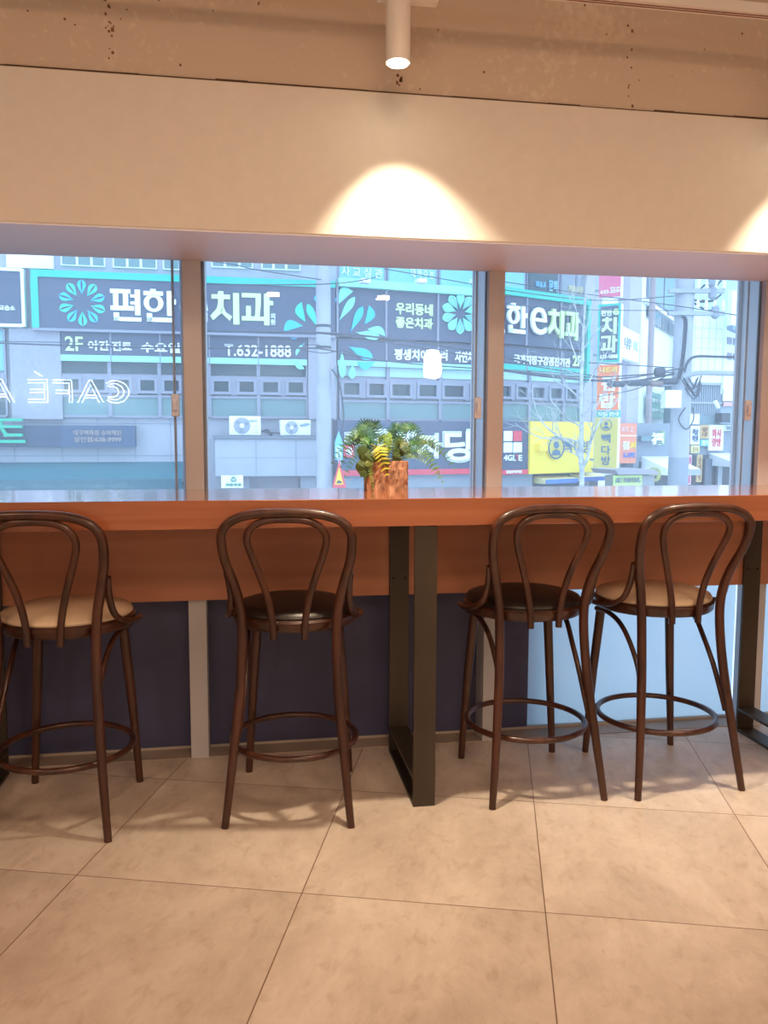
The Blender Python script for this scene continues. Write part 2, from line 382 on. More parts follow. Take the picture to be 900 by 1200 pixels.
# ------------------------------------------------------------------ stools
def make_stool(seatmat, label):
    t = thing('bar_stool', label, 'bar stool')
    SY = .07
    MB().lathe([(.172, .588), (.198, .584), (.206, .592), (.208, .614), (.201, .622), (.178, .622)], (0, SY, 0), n=48).build('seat_ring', M_walnut, t, smooth=True)
    MB().lathe([(.17, .612), (.197, .618), (.201, .628), (.194, .640), (.16, .651), (.10, .659), (.04, .662), (0, .663)], (0, SY, 0), n=48).build('seat', seatmat, t, smooth=True)
    # outer hoop: rear legs and backrest in one bend of wood
    hp = [(.192, -.212, .0), (.179, -.192, .12), (.166, -.168, .25), (.154, -.143, .38), (.147, -.124, .50), (.146, -.114, .60), (.152, -.116, .67),
          (.168, -.130, .74), (.187, -.160, .81), (.194, -.182, .865), (.191, -.196, .905), (.168, -.201, .935), (.125, -.203, .954), (.06, -.204, .963)]
    pts = spline(hp + [(-a, b, c) for a, b, c in hp[::-1]], 6)
    rr = [(.0115 + .0040 * min(1, max(0, p.z) / .35)) if p.z < .7 else .0155 - .0015 * min(1, (p.z - .7) / .2) for p in pts]
    MB().tube(pts, rr, 12).build('back_hoop', M_walnut, t, smooth=True, label='bent hoop that forms both rear legs and the backrest')
    ip = [(.048, -.140, .568), (.050, -.140, .62), (.062, -.143, .69), (.082, -.153, .76), (.106, -.171, .83), (.118, -.185, .875), (.113, -.194, .905), (.090, -.198, .929), (.045, -.200, .943)]
    pts = spline(ip + [(-a, b, c) for a, b, c in ip[::-1]], 6)
    MB().tube(pts, .0112, 10).build('inner_hoop', M_walnut, t, smooth=True)
    for sx in (-1, 1):
        MB().tube([(sx * .178, .208, .0), (sx * .158, .202, .32), (sx * .138, .188, .58)], [.012, .0158, .0175], 12).build('leg', M_walnut, t, smooth=True)
        # bracket curling from the hoop down along the seat side
        bp = spline([(sx * .188, -.132, .775), (sx * .184, -.116, .74), (sx * .183, -.092, .69), (sx * .190, -.065, .645), (sx * .206, -.01, .615), (sx * .217, .06, .603), (sx * .214, .12, .600)], 6)
        MB().tube(bp, .0088, 10, sx=1.3).build('side_bracket', M_walnut, t, smooth=True)
        # under-seat arch
        ar = spline([(sx * .168, .17, .560), (sx * .160, .10, .562), (sx * .150, .03, .540), (sx * .143, -.03, .49), (sx * .142, -.095, .41), (sx * .149, -.130, .33), (sx * .158, -.152, .26)], 6)
        MB().tube(ar, .0088, 10).build('brace', M_walnut, t, smooth=True)
    N = 56
    MB().tube([(.203 * cos(2 * pi * k / N), .022 + .203 * sin(2 * pi * k / N), .202) for k in range(N)], .0102, 10, closed=True).build('foot_ring', M_walnut, t, smooth=True)
    return t
def copy_thing(src, label):
    r = src.copy(); C.objects.link(r); r['label'] = label
    for ch in list(src.children):
        c = ch.copy(); C.objects.link(c); c.parent = r
        for g in ch.children:
            d = g.copy(); C.objects.link(d); d.parent = c
    return r
STOOLS = 'bentwood bar stools along the counter'
s1 = make_stool(M_cream, 'dark bentwood bar stool with cream seat, leftmost, cut off by the frame edge')
s2 = make_stool(M_black, 'dark bentwood bar stool with black seat, left of the middle steel counter leg')
s3 = copy_thing(s2, 'dark bentwood bar stool with black seat, right of the middle steel counter leg')
s4 = copy_thing(s1, 'dark bentwood bar stool with cream seat, rightmost of the four stools')
for s, (x, y, a) in ((s1, (-.590, 2.640, -7)), (s2, (.131, 2.62, -8)), (s3, (.942, 2.65, 1.0)), (s4, (1.428, 2.642, 2.5))):
    s.location = (x, y, 0); s.rotation_euler = (0, 0, R(a)); s['group'] = STOOLS

# ------------------------------------------------------------------ track lights
MB().box(-2.2, 3.4, 2.35, 2.39, 2.445, 2.475, .002).build('lighting_track', M_lampw)
tr = bpy.data.objects['lighting_track']; tag(tr, 'long white lighting track running above the window wall', 'lighting track')
tr.location.z = 0
gr = MB(); gr.box(-2.2, 3.4, 2.363, 2.366, 2.4435, 2.4455); gr.box(-2.2, 3.4, 2.374, 2.377, 2.4435, 2.4455)
gr.build('track_groove', mat('copper_strip', (.25, .08, .04), .4, metal=.5), tr)
for i in range(5):
    xx = -2 + i * 1.25; MB().tube([(xx, 2.37, 2.474), (xx, 2.37, ZC)], .006, 8).build('hanger', M_lampw, tr)
def spotlamp(x, label):
    t = thing('track_spotlight', label, 'spotlight', (x, 2.37, 2.232), group='cylinder spotlights on the track')
    MB().lathe([(.030, .0), (.034, .0), (.0345, .003), (.0345, .165), (.032, .170), (.0, .170)], n=32).build('lamp_housing', M_lampw, t, smooth=True)
    MB().lathe([(.0, -.003), (.0285, -.003), (.0305, .0), (.0, .0)], n=32).build('lens', M_glow, t)
    MB().box(-.055, .115, -.03, .03, .170, .213, .003).build('track_adapter', M_lampw, t)
    for sz, pw, bl in ((R(81), P_SPOT * 1.0, 0.32), (R(78), P_SPOT * 4.6, 1.0)):
        ld = bpy.data.lights.new('spot_beam', 'SPOT'); ld.energy = pw; ld.spot_size = sz; ld.spot_blend = bl
        ld.color = (1, .78, .54); ld.shadow_soft_size = .03
        lo = bpy.data.objects.new('spot_beam', ld); C.objects.link(lo); lo.parent = t; lo.location = (0, 0, -.012); lo.rotation_euler = (R(9), R(-7), 0)
    return t
spotlamp(.423, 'white cylinder spotlight lighting the wall over the middle of the window')
spotlamp(1.80, 'white cylinder spotlight beyond the right edge, lighting the wall at the far right')

# room lamps behind the camera (round recessed downlights)
for (x, y, wh) in ((.28, -3.45, 'near the back wall, reflected left of the pole'), (1.54, -3.45, 'near the back wall, reflected over the petals'), (-1.6, -1.6, 'in the middle row at the left'), (0.2, -.9, 'in the middle row at the centre'), (2.0, -1.2, 'in the middle row at the right'), (-2.2, .7, 'in the row nearest the window at the left'), (0.3, .75, 'in the row nearest the window at the centre'), (2.6, .7, 'in the row nearest the window at the right')):
    t = thing('ceiling_downlight', 'round warm ceiling downlight ' + wh, 'downlight', (x, y, ZC), group='ceiling downlights in the room')
    if y < -3:
        MB().lathe([(.075, -.012), (.095, -.012), (.095, 0), (.075, 0)], n=28).build('trim_ring', M_lampw, t, smooth=True)
        MB().lathe([(0, -.016), (.072, -.016), (.074, -.012), (0, -.012)], n=28).build('diffuser', M_glow, t)
    else:
        t.name = 'ceiling_panel_light'; t['label'] = 'square warm ceiling light panel ' + wh; t['category'] = 'ceiling light'; t['group'] = 'square ceiling light panels in the room'
        MB().box(-.31, .31, -.31, .31, -.03, 0).build('panel_frame', M_lampw, t)
        MB().box(-.29, .29, -.29, .29, -.034, -.03).build('diffuser', mat('warm_panel', (1, .9, .75), .5, emit=((1, .80, .55), 3)), t)
    ld = bpy.data.lights.new('ceiling_beam', 'AREA'); ld.shape = 'SQUARE'; ld.size = .14 if y < -3 else .58; ld.energy = P_ROOM * (.6 if y < -3 else 1.0) / 5; ld.color = WARM
    lo = bpy.data.objects.new('ceiling_beam', ld); C.objects.link(lo); lo.parent = t; lo.location = (0, 0, -.04)
t = thing('pendant_lamp', 'glowing white pendant lamp reflected in the window', 'lamp', (2.14, -3.5, 1.84))
MB().lathe([(.02, .34), (.07, .33), (.10, .26), (.11, .12), (.10, .02), (.05, 0), (0, 0)][::-1], n=28).build('glass_shade', M_glow, t, smooth=True)
MB().tube([(0, 0, .335), (0, 0, ZC - 1.84)], .004, 8).build('cord', M_dark, t)

# neon sign on the back wall (it shows reversed in the window glass)
neon = thing('neon_sign', 'white triple-line neon lettering CAFÉ A, seen reversed in the window glass', 'neon sign', (-2.2, YB + .02, 1.55))
def neon_letter(polys, x, wd, h):
    m = MB()
    for pl in polys:
        pts = [(-(x + p[0] * wd), .03, p[1] * h) for p in pl]
        m.tube(pts, .0062, 6)
    m.build('letter_tube', M_neon, neon)
def arc(cx, cy, rx, ry, a0, a1, n=14): return [(cx + rx * cos(R(a0 + (a1 - a0) * k / n)), cy + ry * sin(R(a0 + (a1 - a0) * k / n))) for k in range(n + 1)]
LA = [[(0, 0), (.42, 1), (.52, 1)], [(.16, 0), (.47, .80), (.80, 0)], [(.52, 1), (.96, 0)], [(.25, .22), (.70, .22)], [(.29, .34), (.66, .34)]]
LC = [arc(.52, .5, .52, .5, 48, 312), arc(.58, .5, .38, .36, 48, 312), arc(.66, .5, .26, .24, 60, 300)]
LF = [[(0, 0), (0, 1), (.95, 1)], [(.14, 0), (.14, .86), (.95, .86)], [(.14, .54), (.8, .54)], [(.14, .40), (.8, .40)]]
LE = [[(.95, 0), (0, 0), (0, 1), (.95, 1)], [(.95, .14), (.14, .14), (.14, .86), (.95, .86)], [(.14, .57), (.85, .57)], [(.14, .43), (.85, .43)], [(.25, 1.16), (.62, 1.34)]]
# mirrored x: the reader inside the room sees C first
for lt, x, wd in ((LC, -.76, .30), (LA, -.46, .31), (LF, -.10, .23), (LE, .18, .23), (LA, .56, .32)):
    neon_letter(lt, x + 0, wd, .27)

# ------------------------------------------------------------------ fern in a bark pot
random.seed(11)
POT = (.478, 2.885, CT)
pot = thing('potted_fern', 'green fern and ivy in a square bark pot standing on the counter', 'plant', POT, rz=R(-6))
M_bark = mat('bark', (.42, .25, .17), .9, var=.6, scale=(60, 60, 22), bump=1.6, detail=9)
slabs = MB()
def slab(cx, cy, wd, ang, h):
    n = 9; poly = []
    rot = Matrix.Rotation(ang, 3, 'Z')
    for zi in range(5):
        pass
    b = slabs.bm; ringsA = []
    for zi in range(6):
        z = h * zi / 5; row = []
        for k in range(n):
            u = -wd / 2 + wd * k / (n - 1); d = -.007 * (1 - (2 * k / (n - 1) - 1) ** 4) - random.uniform(0, .005)
            row.append(rot @ Vector((u + random.uniform(-.0015, .0015), d, z + (random.uniform(-.002, .002) if zi in (5,) else 0))))
        row.append(rot @ Vector((wd / 2, .008, z))); row.append(rot @ Vector((-wd / 2, .008, z)))
        ringsA.append([b.verts.new(Vector((cx, cy, 0)) + p) for p in row])
    m = n + 2
    for A, B in zip(ringsA, ringsA[1:]):
        for k in range(m): b.faces.new((A[k], A[(k + 1) % m], B[(k + 1) % m], B[k]))
    b.faces.new(ringsA[0][::-1]); b.faces.new(ringsA[-1])
hw = .066; PH = .107
for a in range(4):
    rt = Matrix.Rotation(a * pi / 2, 3, 'Z')
    for (u, wd) in ((-.034, .064), (.034, .068)):
        p = rt @ Vector((u, -hw, 0)); slab(p.x, p.y, wd, a * pi / 2, PH - random.uniform(0, .006))
slabs.build('bark_pot', M_bark, pot)
MB().box(-.06, .06, -.06, .06, .004, .092).build('soil', mat('dark_soil', (.05, .032, .02), .95, var=.4, scale=(60, 60, 60), bump=.5), pot)
def leafmat(n, c): return mat(n, c, .45, var=.25, scale=(30, 30, 30))
GR = [leafmat('fern_green', (.085, .24, .07)), leafmat('fern_blue_green', (.07, .23, .12)), leafmat('fern_light', (.22, .42, .10)), leafmat('fern_yellow', (.52, .54, .07)), leafmat('fern_olive', (.12, .17, .045))]
def frond(p0, p1, p2, p3, m, leaf=.03, n=24, w0=.006):
    pts = []
    P = [Vector(p) for p in (p0, p1, p2, p3)]
    for i in range(n + 1):
        t = i / n; pts.append(P[0] * (1 - t) ** 3 + P[1] * 3 * t * (1 - t) ** 2 + P[2] * 3 * t * t * (1 - t) + P[3] * t ** 3)
    mb = MB(); mb.tube(pts, [.0013 * (1 - .7 * i / n) for i in range(n + 1)], 5)
    up = Vector((0, 0, 1)); b = mb.bm
    for i in range(4, n + 1):
        t = i / n; tan = (pts[min(i + 1, n)] - pts[i - 1]).normalized()
        view = Vector((random.uniform(-.25, .25), -1, .45)).normalized()
        nrm = (view - tan * view.dot(tan)).normalized(); side = tan.cross(nrm).normalized()
        L = leaf * (sin(pi * min(1, (t - .08) * 1.02)) ** .6 if t < .99 else .25) * random.uniform(.85, 1.1)
        for sg in (-1, 1):
            d = (side * sg + tan * .38 - nrm * random.uniform(-.05, .22)).normalized(); wv = tan * w0 * .5
            a = pts[i]; q = a + d * L
            prof = [(0, .5), (.25, 1), (.6, .85), (.85, .45)]
            up_ = [b.verts.new(a + d * L * k + wv * ww + nrm * .0006) for k, ww in prof]; dn = [b.verts.new(a + d * L * k - wv * ww + nrm * .0006) for k, ww in prof]
            tip = b.verts.new(q + nrm * .0004)
            lo = [b.verts.new(v.co - nrm * .0009) for v in up_ + [tip] + dn[::-1]]
            f1 = up_ + [tip] + dn[::-1]
            b.faces.new(f1); b.faces.new(lo[::-1])
            for k in range(len(f1)): b.faces.new((f1[k], lo[k], lo[(k + 1) % len(f1)], f1[(k + 1) % len(f1)]))
    return mb.build('frond', m, pot)
# (tip x, y, z) relative to the pot; control heights give the arch
FR = [((-.165, -.03, .120), .235, 0, .026), ((-.115, .02, .175), .265, 1, .024), ((-.16, .03, .08), .21, 0, .022), ((-.05, .04, .205), .25, 1, .024),
      ((.03, .05, .195), .22, 1, .024), ((.125, .0, .165), .255, 1, .022), ((.095, .03, .20), .24, 0, .024), ((.245, -.01, .075), .215, 0, .026),
      ((.20, -.03, .03), .155, 2, .026), ((.165, .02, .115), .20, 1, .026), ((.08, -.05, .12), .19, 4, .026), ((-.02, .03, .17), .20, 2, .02),
      ((-.10, -.04, .13), .20, 0, .026), ((.06, .04, .15), .2, 0, .028), ((.21, .02, .12), .2, 4, .022), ((-.13, .0, .145), .22, 4, .024),
      ((-.09, .03, .19), .262, 0, .022), ((-.135, -.01, .16), .25, 1, .02), ((.15, .03, .15), .262, 0, .02), ((.05, .0, .2), .24, 1, .022), ((-.19, .0, .095), .22, 0, .022), ((.185, -.04, .06), .18, 0, .024), ((-.145, -.03, .05), .17, 1, .022)]
for (tx, ty, tz), ch, mi, lf in FR:
    bx0 = max(-.045, min(.045, tx * .25)); by0 = random.uniform(-.03, .03)
    frond((bx0, by0, .09), (bx0 + tx * .15, by0, ch * .85), (tx * .62, ty, ch * 1.12), (tx, ty, tz), GR[mi], lf * .98, 22, .0046)
f_ = frond((-.03, -.05, .09), (-.04, -.09, .19), (-.035, -.105, .17), (-.002, -.098, .060), GR[3], .034, 15, .0066); f_['label'] = 'yellow drooping frond'
f_ = frond((-.05, -.04, .09), (-.065, -.08, .14), (-.062, -.085, .09), (-.050, -.082, .012), GR[2], .012, 20, .004)
frond((.0, -.03, .09), (.0, -.04, .14), (.0, -.05, .17), (.01, -.04, .20), GR[2], .022, 18)
M_ivy = leafmat('ivy_dark', (.055, .11, .03))
def ivy(c, rx, rz, s, m):
    out = [(0, -.5), (.32, -.42), (.5, -.12), (.36, .02), (.34, .28), (.12, .22), (0, .62), (-.12, .22), (-.34, .28), (-.36, .02), (-.5, -.12), (-.32, -.42)]
    mb = MB(); b = mb.bm; rot = Matrix.Rotation(rz, 3, 'Y') @ Matrix.Rotation(rx, 3, 'X')
    A = [b.verts.new(Vector(c) + rot @ Vector((x * s, -.0 + abs(x) * .25 * s, z * s))) for x, z in out]
    B = [b.verts.new(v.co + Vector((0, .0012, 0))) for v in A]; k = len(A)
    ca = b.verts.new(Vector(c) + rot @ Vector((0, -.002, 0))); cbv = b.verts.new(ca.co + Vector((0, .0012, 0)))
    for i in range(k):
        b.faces.new((ca, A[i], A[(i + 1) % k])); b.faces.new((cbv, B[(i + 1) % k], B[i])); b.faces.new((A[i], B[i], B[(i + 1) % k], A[(i + 1) % k]))
    mb.build('ivy_leaf', m, pot)
for i in range(22):
    x = random.uniform(-.080, .045); z = random.uniform(.10, .140) - (.5 * abs(x + .01) if x < -.05 else 0)
    ivy((x, -.075 + random.uniform(-.01, .06), z), random.uniform(-.5, .3), random.uniform(0, 6.28), random.uniform(.026, .040), M_ivy if i % 3 else GR[4])
for (x, z, s) in ((-.085, .085, .05), (-.078, .062, .045), (-.07, .12, .055), (-.085, .135, .045)): ivy((x, -.08, z), .1, random.uniform(2, 4), s, M_ivy)

# ================================================================== THE STREET OUTSIDE
ZG = -2.8
CAMM = Matrix((_r2, _u2, _f))
def ray(px, py):
    return CAMM.transposed() @ Vector(((px - 450) / FOC, -(py - 600) / FOC, 1.0))
class Plane:
    """a vertical facade plane: origin (ox, oy), direction angle a"""
    def __init__(s, ox, oy, a): s.o = Vector((ox, oy, 0)); s.a = R(a); s.u = Vector((cos(s.a), sin(s.a), 0)); s.n = Vector((sin(s.a), -cos(s.a), 0))
    def hit(s, px, py, d=0.0):
        r = ray(px, py); t = ((s.o + s.n * d).dot(s.n)) / r.dot(s.n); p = r * t
        return (p - s.o).dot(s.u), p.z + H
    def world(s, q, z, d=0.0): return s.o + s.u * q + s.n * d + Vector((0, 0, z))
    @staticmethod
    def through(px, dist_y, a):
        r = ray(px, 507); k = dist_y / r.y; return Plane(r.x * k, r.y * k, a)
class Site:
    """a thing standing on a facade plane; local x along it, -y towards the street"""
    def __init__(s, pl, px, py, name, label, cat, d=0.0, group=None):
        s.pl = pl; s.d = d; s.q, s.z = pl.hit(px, py, d)
        s.t = thing(name, label, cat, pl.world(s.q, s.z, d), pl.a, group)
    def L(s, px, py, d=0.0):
        q, z = s.pl.hit(px, py, s.d + d); return q - s.q, z - s.z
    def rect(s, x0, x1, yt, yb, xr=None, d=0.0):
        xr = x0 if xr is None else xr
        return s.L(x0, yt, d)[0], s.L(x1, yt, d)[0], s.L(xr, yb, d)[1], s.L(xr, yt, d)[1]
    def part(s, name, x0, x1, yt, yb, m, d0=0.0, d1=.05, xr=None, bev=0.0, parent=None, label=None):
        a, b, c, e = s.rect(x0, x1, yt, yb, xr, d1)
        return MB().box(a, b, -d1, -d0, c, e, bev).build(name, m, parent or s.t, label=label)
    def text(s, name, body, x0, x1, yt, yb, m, d=.05, th=.02, bold=.03, xr=None, parent=None, center=False):
        a, b, c, e = s.rect(x0, x1, yt, yb, xr, d)
        return text(name, body, m, parent or s.t, a, b, c, e, -d, th, bold, center)

def _ring(mb, cx, cz, rx, ry, ix, iy, T, th, n=28):
    b = mb.bm; V = []
    for k in range(n):
        a = 2 * pi * k / n; V.append([b.verts.new((cx + (rx if o else ix) * cos(a), y, cz + (ry if o else iy) * sin(a))) for o in (1, 0) for y in (-T - th, -T)])
    for k in range(n):
        A = V[k]; B = V[(k + 1) % n]
        for i, j in ((0, 1), (1, 3), (3, 2), (2, 0)): b.faces.new((A[i], A[j], B[j], B[i]))
GLY = {
 '편': ((145, 412, 318, 600), [(145, 322, 318, 355), (170, 215, 350, 470), (255, 300, 350, 470), (145, 350, 465, 505), (358, 405, 318, 545), (318, 360, 362, 388), (318, 360, 425, 450), (170, 218, 525, 600), (170, 412, 565, 600)], [], []),
 '한': ((435, 722, 315, 607), [(495, 545, 315, 340), (435, 608, 335, 372), (640, 690, 328, 550), (688, 722, 400, 447), (460, 508, 530, 607), (460, 697, 568, 607)], [(523, 439, 87, 79, 42, 52)], []),
 '치': ((85, 395, 365, 720), [(170, 228, 365, 402), (100, 298, 400, 448), (330, 395, 380, 720)], [], [[(170, 447), (230, 447), (228, 530), (205, 600), (115, 680), (85, 632), (150, 560), (168, 510)], [(228, 530), (250, 590), (318, 635), (292, 682), (205, 600), (190, 570)]]),
 '과': ((422, 760, 395, 730), [(425, 628, 395, 440), (468, 520, 530, 642), (422, 662, 640, 685), (660, 720, 395, 730), (718, 760, 468, 515)], [], [[(572, 439), (628, 439), (625, 520), (612, 645), (560, 645), (570, 560)]]),
}
def glyph(st, ch, px0, px1, yt, yb, m, d, th=.03, xr=None):
    a, b, c, e = st.rect(px0, px1, yt, yb, xr, d); (X0, X1, Y0_, Y1_), bx_, rg, po = GLY[ch]
    fx = lambda X: a + (X - X0) / (X1 - X0) * (b - a); fz = lambda Y: e - (Y - Y0_) / (Y1_ - Y0_) * (e - c)
    mb = MB()
    for i, (x0, x1, y0, y1) in enumerate(bx_): mb.box(fx(x0), fx(x1), -d - th, -d, fz(y1), fz(y0))
    for cx, cy, rx, ry, ix, iy in rg: _ring(mb, fx(cx), fz(cy), rx / (X1 - X0) * (b - a), ry / (Y1_ - Y0_) * (e - c), ix / (X1 - X0) * (b - a), iy / (Y1_ - Y0_) * (e - c), d, th)
    for p in po: mb.prism([(fx(x), fz(y)) for x, y in p], -d - th, -d)
    return mb.build('lettering', m, st.t)

def om(n, c, rough=.6, **k): return mat(n, c, rough, **k)
O_stone = om('pale_granite', (.32, .32, .39), .7, var=.10, scale=(14, 14, 14))
O_wall = om('pale_tile_wall', (.38, .39, .46), .7, var=.05, scale=(2, 2, 2))
O_alu = om('grey_aluminium', (.25, .26, .34), .5)
O_slate = om('slate_sign_face', (.065, .085, .15), .5)
O_glassd = om('dark_window_glass', (.03, .065, .09), .12)
O_glasst = om('teal_spandrel_glass', (.15, .25, .27), .25)
O_glassc = om('cyan_curtain_glass', (.20, .48, .55), .3)
O_blind = om('pale_blind', (.42, .66, .68), .6)
O_mint = om('mint_trim', (.015, .46, .38), .5)
O_mintp = om('pale_mint_trim', (.30, .78, .68), .5)
O_white = om('sign_white', (.85, .92, .92), .5)
O_lime = om('sign_lime', (.66, .85, .42), .5)
O_green = om('logo_green', (.03, .62, .48), .5)
O_blue = om('logo_blue', (.01, .48, .80), .5)
O_aqua = om('logo_aqua', (.22, .72, .70), .5)
O_teal = om('teal_awning', (.03, .15, .20), .6)
O_navy = om('navy_sign', (.025, .05, .11), .5)
O_copper = om('copper_lettering', (.40, .30, .28), .5)
O_yellow = om('yellow_sign', (.90, .68, .05), .5)
O_ochre = om('ochre_sign', (.62, .50, .10), .5)
O_blueink = om('blue_grey_ink', (.07, .14, .24), .5)
O_red = om('signal_red', (.70, .06, .10), .5)
O_orange = om('orange_sign', (.82, .20, .07), .5)
O_pink = om('pink_sign', (.72, .14, .26), .5)
O_metal = om('galvanised_box', (.34, .37, .44), .5, var=.06, scale=(2, 2, 2))
O_conc = om('pole_concrete', (.37, .39, .45), .75, var=.10, scale=(5, 5, 2))
O_dark = om('dark_storefront', (.06, .075, .10), .5)
O_grey = om('mid_grey_render', (.24, .28, .34), .7)
O_pillar = om('lilac_stone', (.42, .39, .46), .7, var=.05, scale=(3, 3, 3))
O_white2 = om('white_panel_wall', (.82, .86, .90), .6)
O_bark = om('pale_plane_bark', (.42, .43, .44), .8, var=.3, scale=(6, 6, 10))
O_cable = om('black_cable', (.05, .06, .09), .6)
O_tan = om('tan_poster', (.60, .42, .20), .5)
O_bgreen = om('banner_green', (.03, .34, .26), .5)
O_bluel = om('light_blue', (.18, .50, .80), .5)

MB().box(-60, 90, 3.4, 90, ZG - .2, ZG).build('street_ground', om('pale_paving', (.52, .51, .52), .85, var=.15, scale=(1, 1, 1)), kind='structure')

PA = Plane.through(200, 17.0, 2)
def chain(p, px, a):
    q, z = p.hit(px, 507); w_ = p.world(q, 0); return Plane(w_.x, w_.y, a)
PB = chain(PA, 394, 12)
PC = chain(PB, 578, 25)
PD = chain(PC, 701, 52)

# ---- facade building A (left), B (middle), C (right): one bent building, three faces
b_ = Site(PA, 200, 570, 'corner_building', 'long pale office building across the street behind the dental clinic signs', 'building')
def wall_seg(pl, x0, x1, zt, name='wall', m=O_wall, th=.5, zb=ZG):
    s0 = pl.hit(x0, 507)[0]; s1 = pl.hit(x1, 507)[0]
    o = MB().box(s0, s1, .0, th, zb, zt).build(name, m, b_.t)
    mw = Matrix.Translation(pl.o) @ Matrix.Rotation(pl.a, 4, 'Z')
    inv = (Matrix.Translation(b_.t.location) @ Matrix.Rotation(b_.t.rotation_euler.z, 4, 'Z')).inverted()
    o.matrix_local = inv @ mw
    return o
wall_seg(PA, -420, 394, 9); wall_seg(PB, 394, 578, 9); wall_seg(PC, 578, 701, 9)
def sub(pl):
    """child frame of the building on another face"""
    s = Site.__new__(Site); s.pl = pl; s.d = 0; s.q = 0; s.z = 0
    s.t = b_.t; return s
def on_building(pl, px0, px1, yt, yb, name, m, d0, d1, xr=None, parent=None):
    a = pl.hit(px0, yt, d1)[0]; b = pl.hit(px1, yt, d1)[0]; xr = px0 if xr is None else xr
    z0 = pl.hit(xr, yb, d1)[1]; z1 = pl.hit(xr, yt, d1)[1]
    o = MB().box(a, b, -d1, -d0, z0, z1).build(name, m, b_.t)
    place(o, pl); return o
def place(o, pl):
    mw = Matrix.Translation(pl.o) @ Matrix.Rotation(pl.a, 4, 'Z')
    inv = (Matrix.Translation(b_.t.location) @ Matrix.Rotation(b_.t.rotation_euler.z, 4, 'Z')).inverted()
    o.matrix_local = inv @ mw
def zrow(pl, xr, y): return pl.hit(xr, y)[1]
def bays(pl, cols, xr, rows, frame_m=O_alu, sash=True):
    """strip window: one window per bay. rows: list of (ytop, ybot, material, depth, sashes)"""
    for i in range(len(cols) - 1):
        a = pl.hit(cols[i], 440)[0]; b = pl.hit(cols[i + 1], 440)[0]; m = .035
        fr = MB(); zt = zrow(pl, xr, rows[0][0]); zb = zrow(pl, xr, rows[-1][1])
        fr.box(a, a + m, -.10, 0, zb, zt); fr.box(b - m, b, -.10, 0, zb, zt)
        for (y0, y1, mm, d, ns) in rows:
            z1 = zrow(pl, xr, y0); z0 = zrow(pl, xr, y1)
            fr.box(a + m, b - m, -.09, 0, z1 - .02, z1 + .025)
            if ns == 2:
                c = (a + b) / 2; fr.box(c - .05, c + .05, -.09, 0, z0, z1 - .02)
                for (p, q) in ((a + m, c - .05), (c + .05, b - m)):
                    fr.box(p, p + .06, -.12, -.02, z0 + .025, z1 - .02); fr.box(q - .06, q, -.12, -.02, z0 + .025, z1 - .02)
                    fr.box(p + .06, q - .06, -.12, -.02, z0 + .025, z0 + .08); fr.box(p + .06, q - .06, -.12, -.02, z1 - .08, z1 - .02)
        fr.box(a + m, b - m, -.09, 0, zb - .02, zb + .025)
        fo = fr.build('window', frame_m, b_.t); place(fo, pl)
        for (y0, y1, mm, d, ns) in rows:
            z1 = zrow(pl, xr, y0); z0 = zrow(pl, xr, y1)
            p = MB().box(a + m, b - m, -d, -d + .015, z0 + .02, z1 - .02)
            p.build('pane', mm, fo)
ROWA = [(423, 438, O_glassd, .03, 1), (440, 462, O_glassd, .04, 2), (464, 488, O_glasst, .05, 1)]
bays(PA, [70, 129, 187, 245, 302.5, 360], 100, ROWA)
bays(PA, [-170, -110, -50, 9], 5, [(386, 436, O_glassc, .05, 1), (438, 461, O_glassd, .04, 2), (464, 488, O_glassd, .05, 1)])
ROWB = [(430, 443, O_blind, .03, 1), (446, 468, O_glassd, .04, 2), (471, 492, O_glasst, .05, 1)]
bays(PB, [396, 453, 514, 577], 453, ROWB)
ROWC = [(434, 447, O_blind, .03, 1), (450, 470, O_glassd, .04, 2), (473, 494, O_glasst, .05, 1)]
bays(PC, [580, 618, 658, 692], 618, ROWC)
# upper storey
for x0, x1 in ((70, 89), (89, 106), (106, 122), (131, 148), (148, 164), (164, 183), (190, 210), (210, 228), (247, 263), (263, 280), (280, 296), (306, 320), (320, 335), (335, 352)):
    fo = on_building(PA, x0, x1, 272, 312 if x0 < 230 else 313, 'window', O_white2, 0, .05, xr=100 if x0 < 230 else 250)
    on_building(PA, x0 + 1.5, x1 - 1.5, 270, 310.5 if x0 < 230 else 311.5, 'pane', O_glasst, .05, .06, xr=100 if x0 < 230 else 250)
on_building(PA, 6, 61, 270, 313, 'panel', O_white2, 0, .10, xr=6)
for x0, x1 in ((396, 452), (454, 513), (515, 577)):
    fo = on_building(PB, x0, x1, 270, 331, 'window', O_alu, 0, .04, xr=400)
    on_building(PB, x0 + 2, x1 - 2, 268, 329, 'pane', O_glassc, .04, .05, xr=400)
for x0, x1, m_ in ((580, 617, O_glassc), (619, 657, O_glassd), (659, 676, O_grey), (677, 690, O_grey)):
    on_building(PC, x0, x1, 262, 345, 'window', O_alu, 0, .05, xr=610)
    on_building(PC, x0 + 1.5, x1 - 1.5, 260, 343, 'pane', m_, .05, .06, xr=610)
# stone piers
for x0, x1 in ((10, 70), (361, 394)):
    on_building(PA, x0, x1, 384, 491, 'stone_pier', O_stone, 0, .14, xr=x0)
on_building(PC, 692, 701, 180, 600, 'stone_pier', O_pillar, 0, .16, xr=692)
# tile joints in the lower wall: thin dark lines are raised beads
jm = MB()
for px in (16, 72, 114, 158, 200): 
    q = PA.hit(px, 500)[0]; jm.box(q - .008, q + .008, -.006, 0, zrow(PA, 100, 540), zrow(PA, 100, 490))
for y in (496, 534): z = zrow(PA, 100, y); jm.box(PA.hit(-150, 500)[0], PA.hit(245, 500)[0], -.006, 0, z - .008, z + .008)
o = jm.build('tile_joint', O_grey, b_.t); place(o, PA)
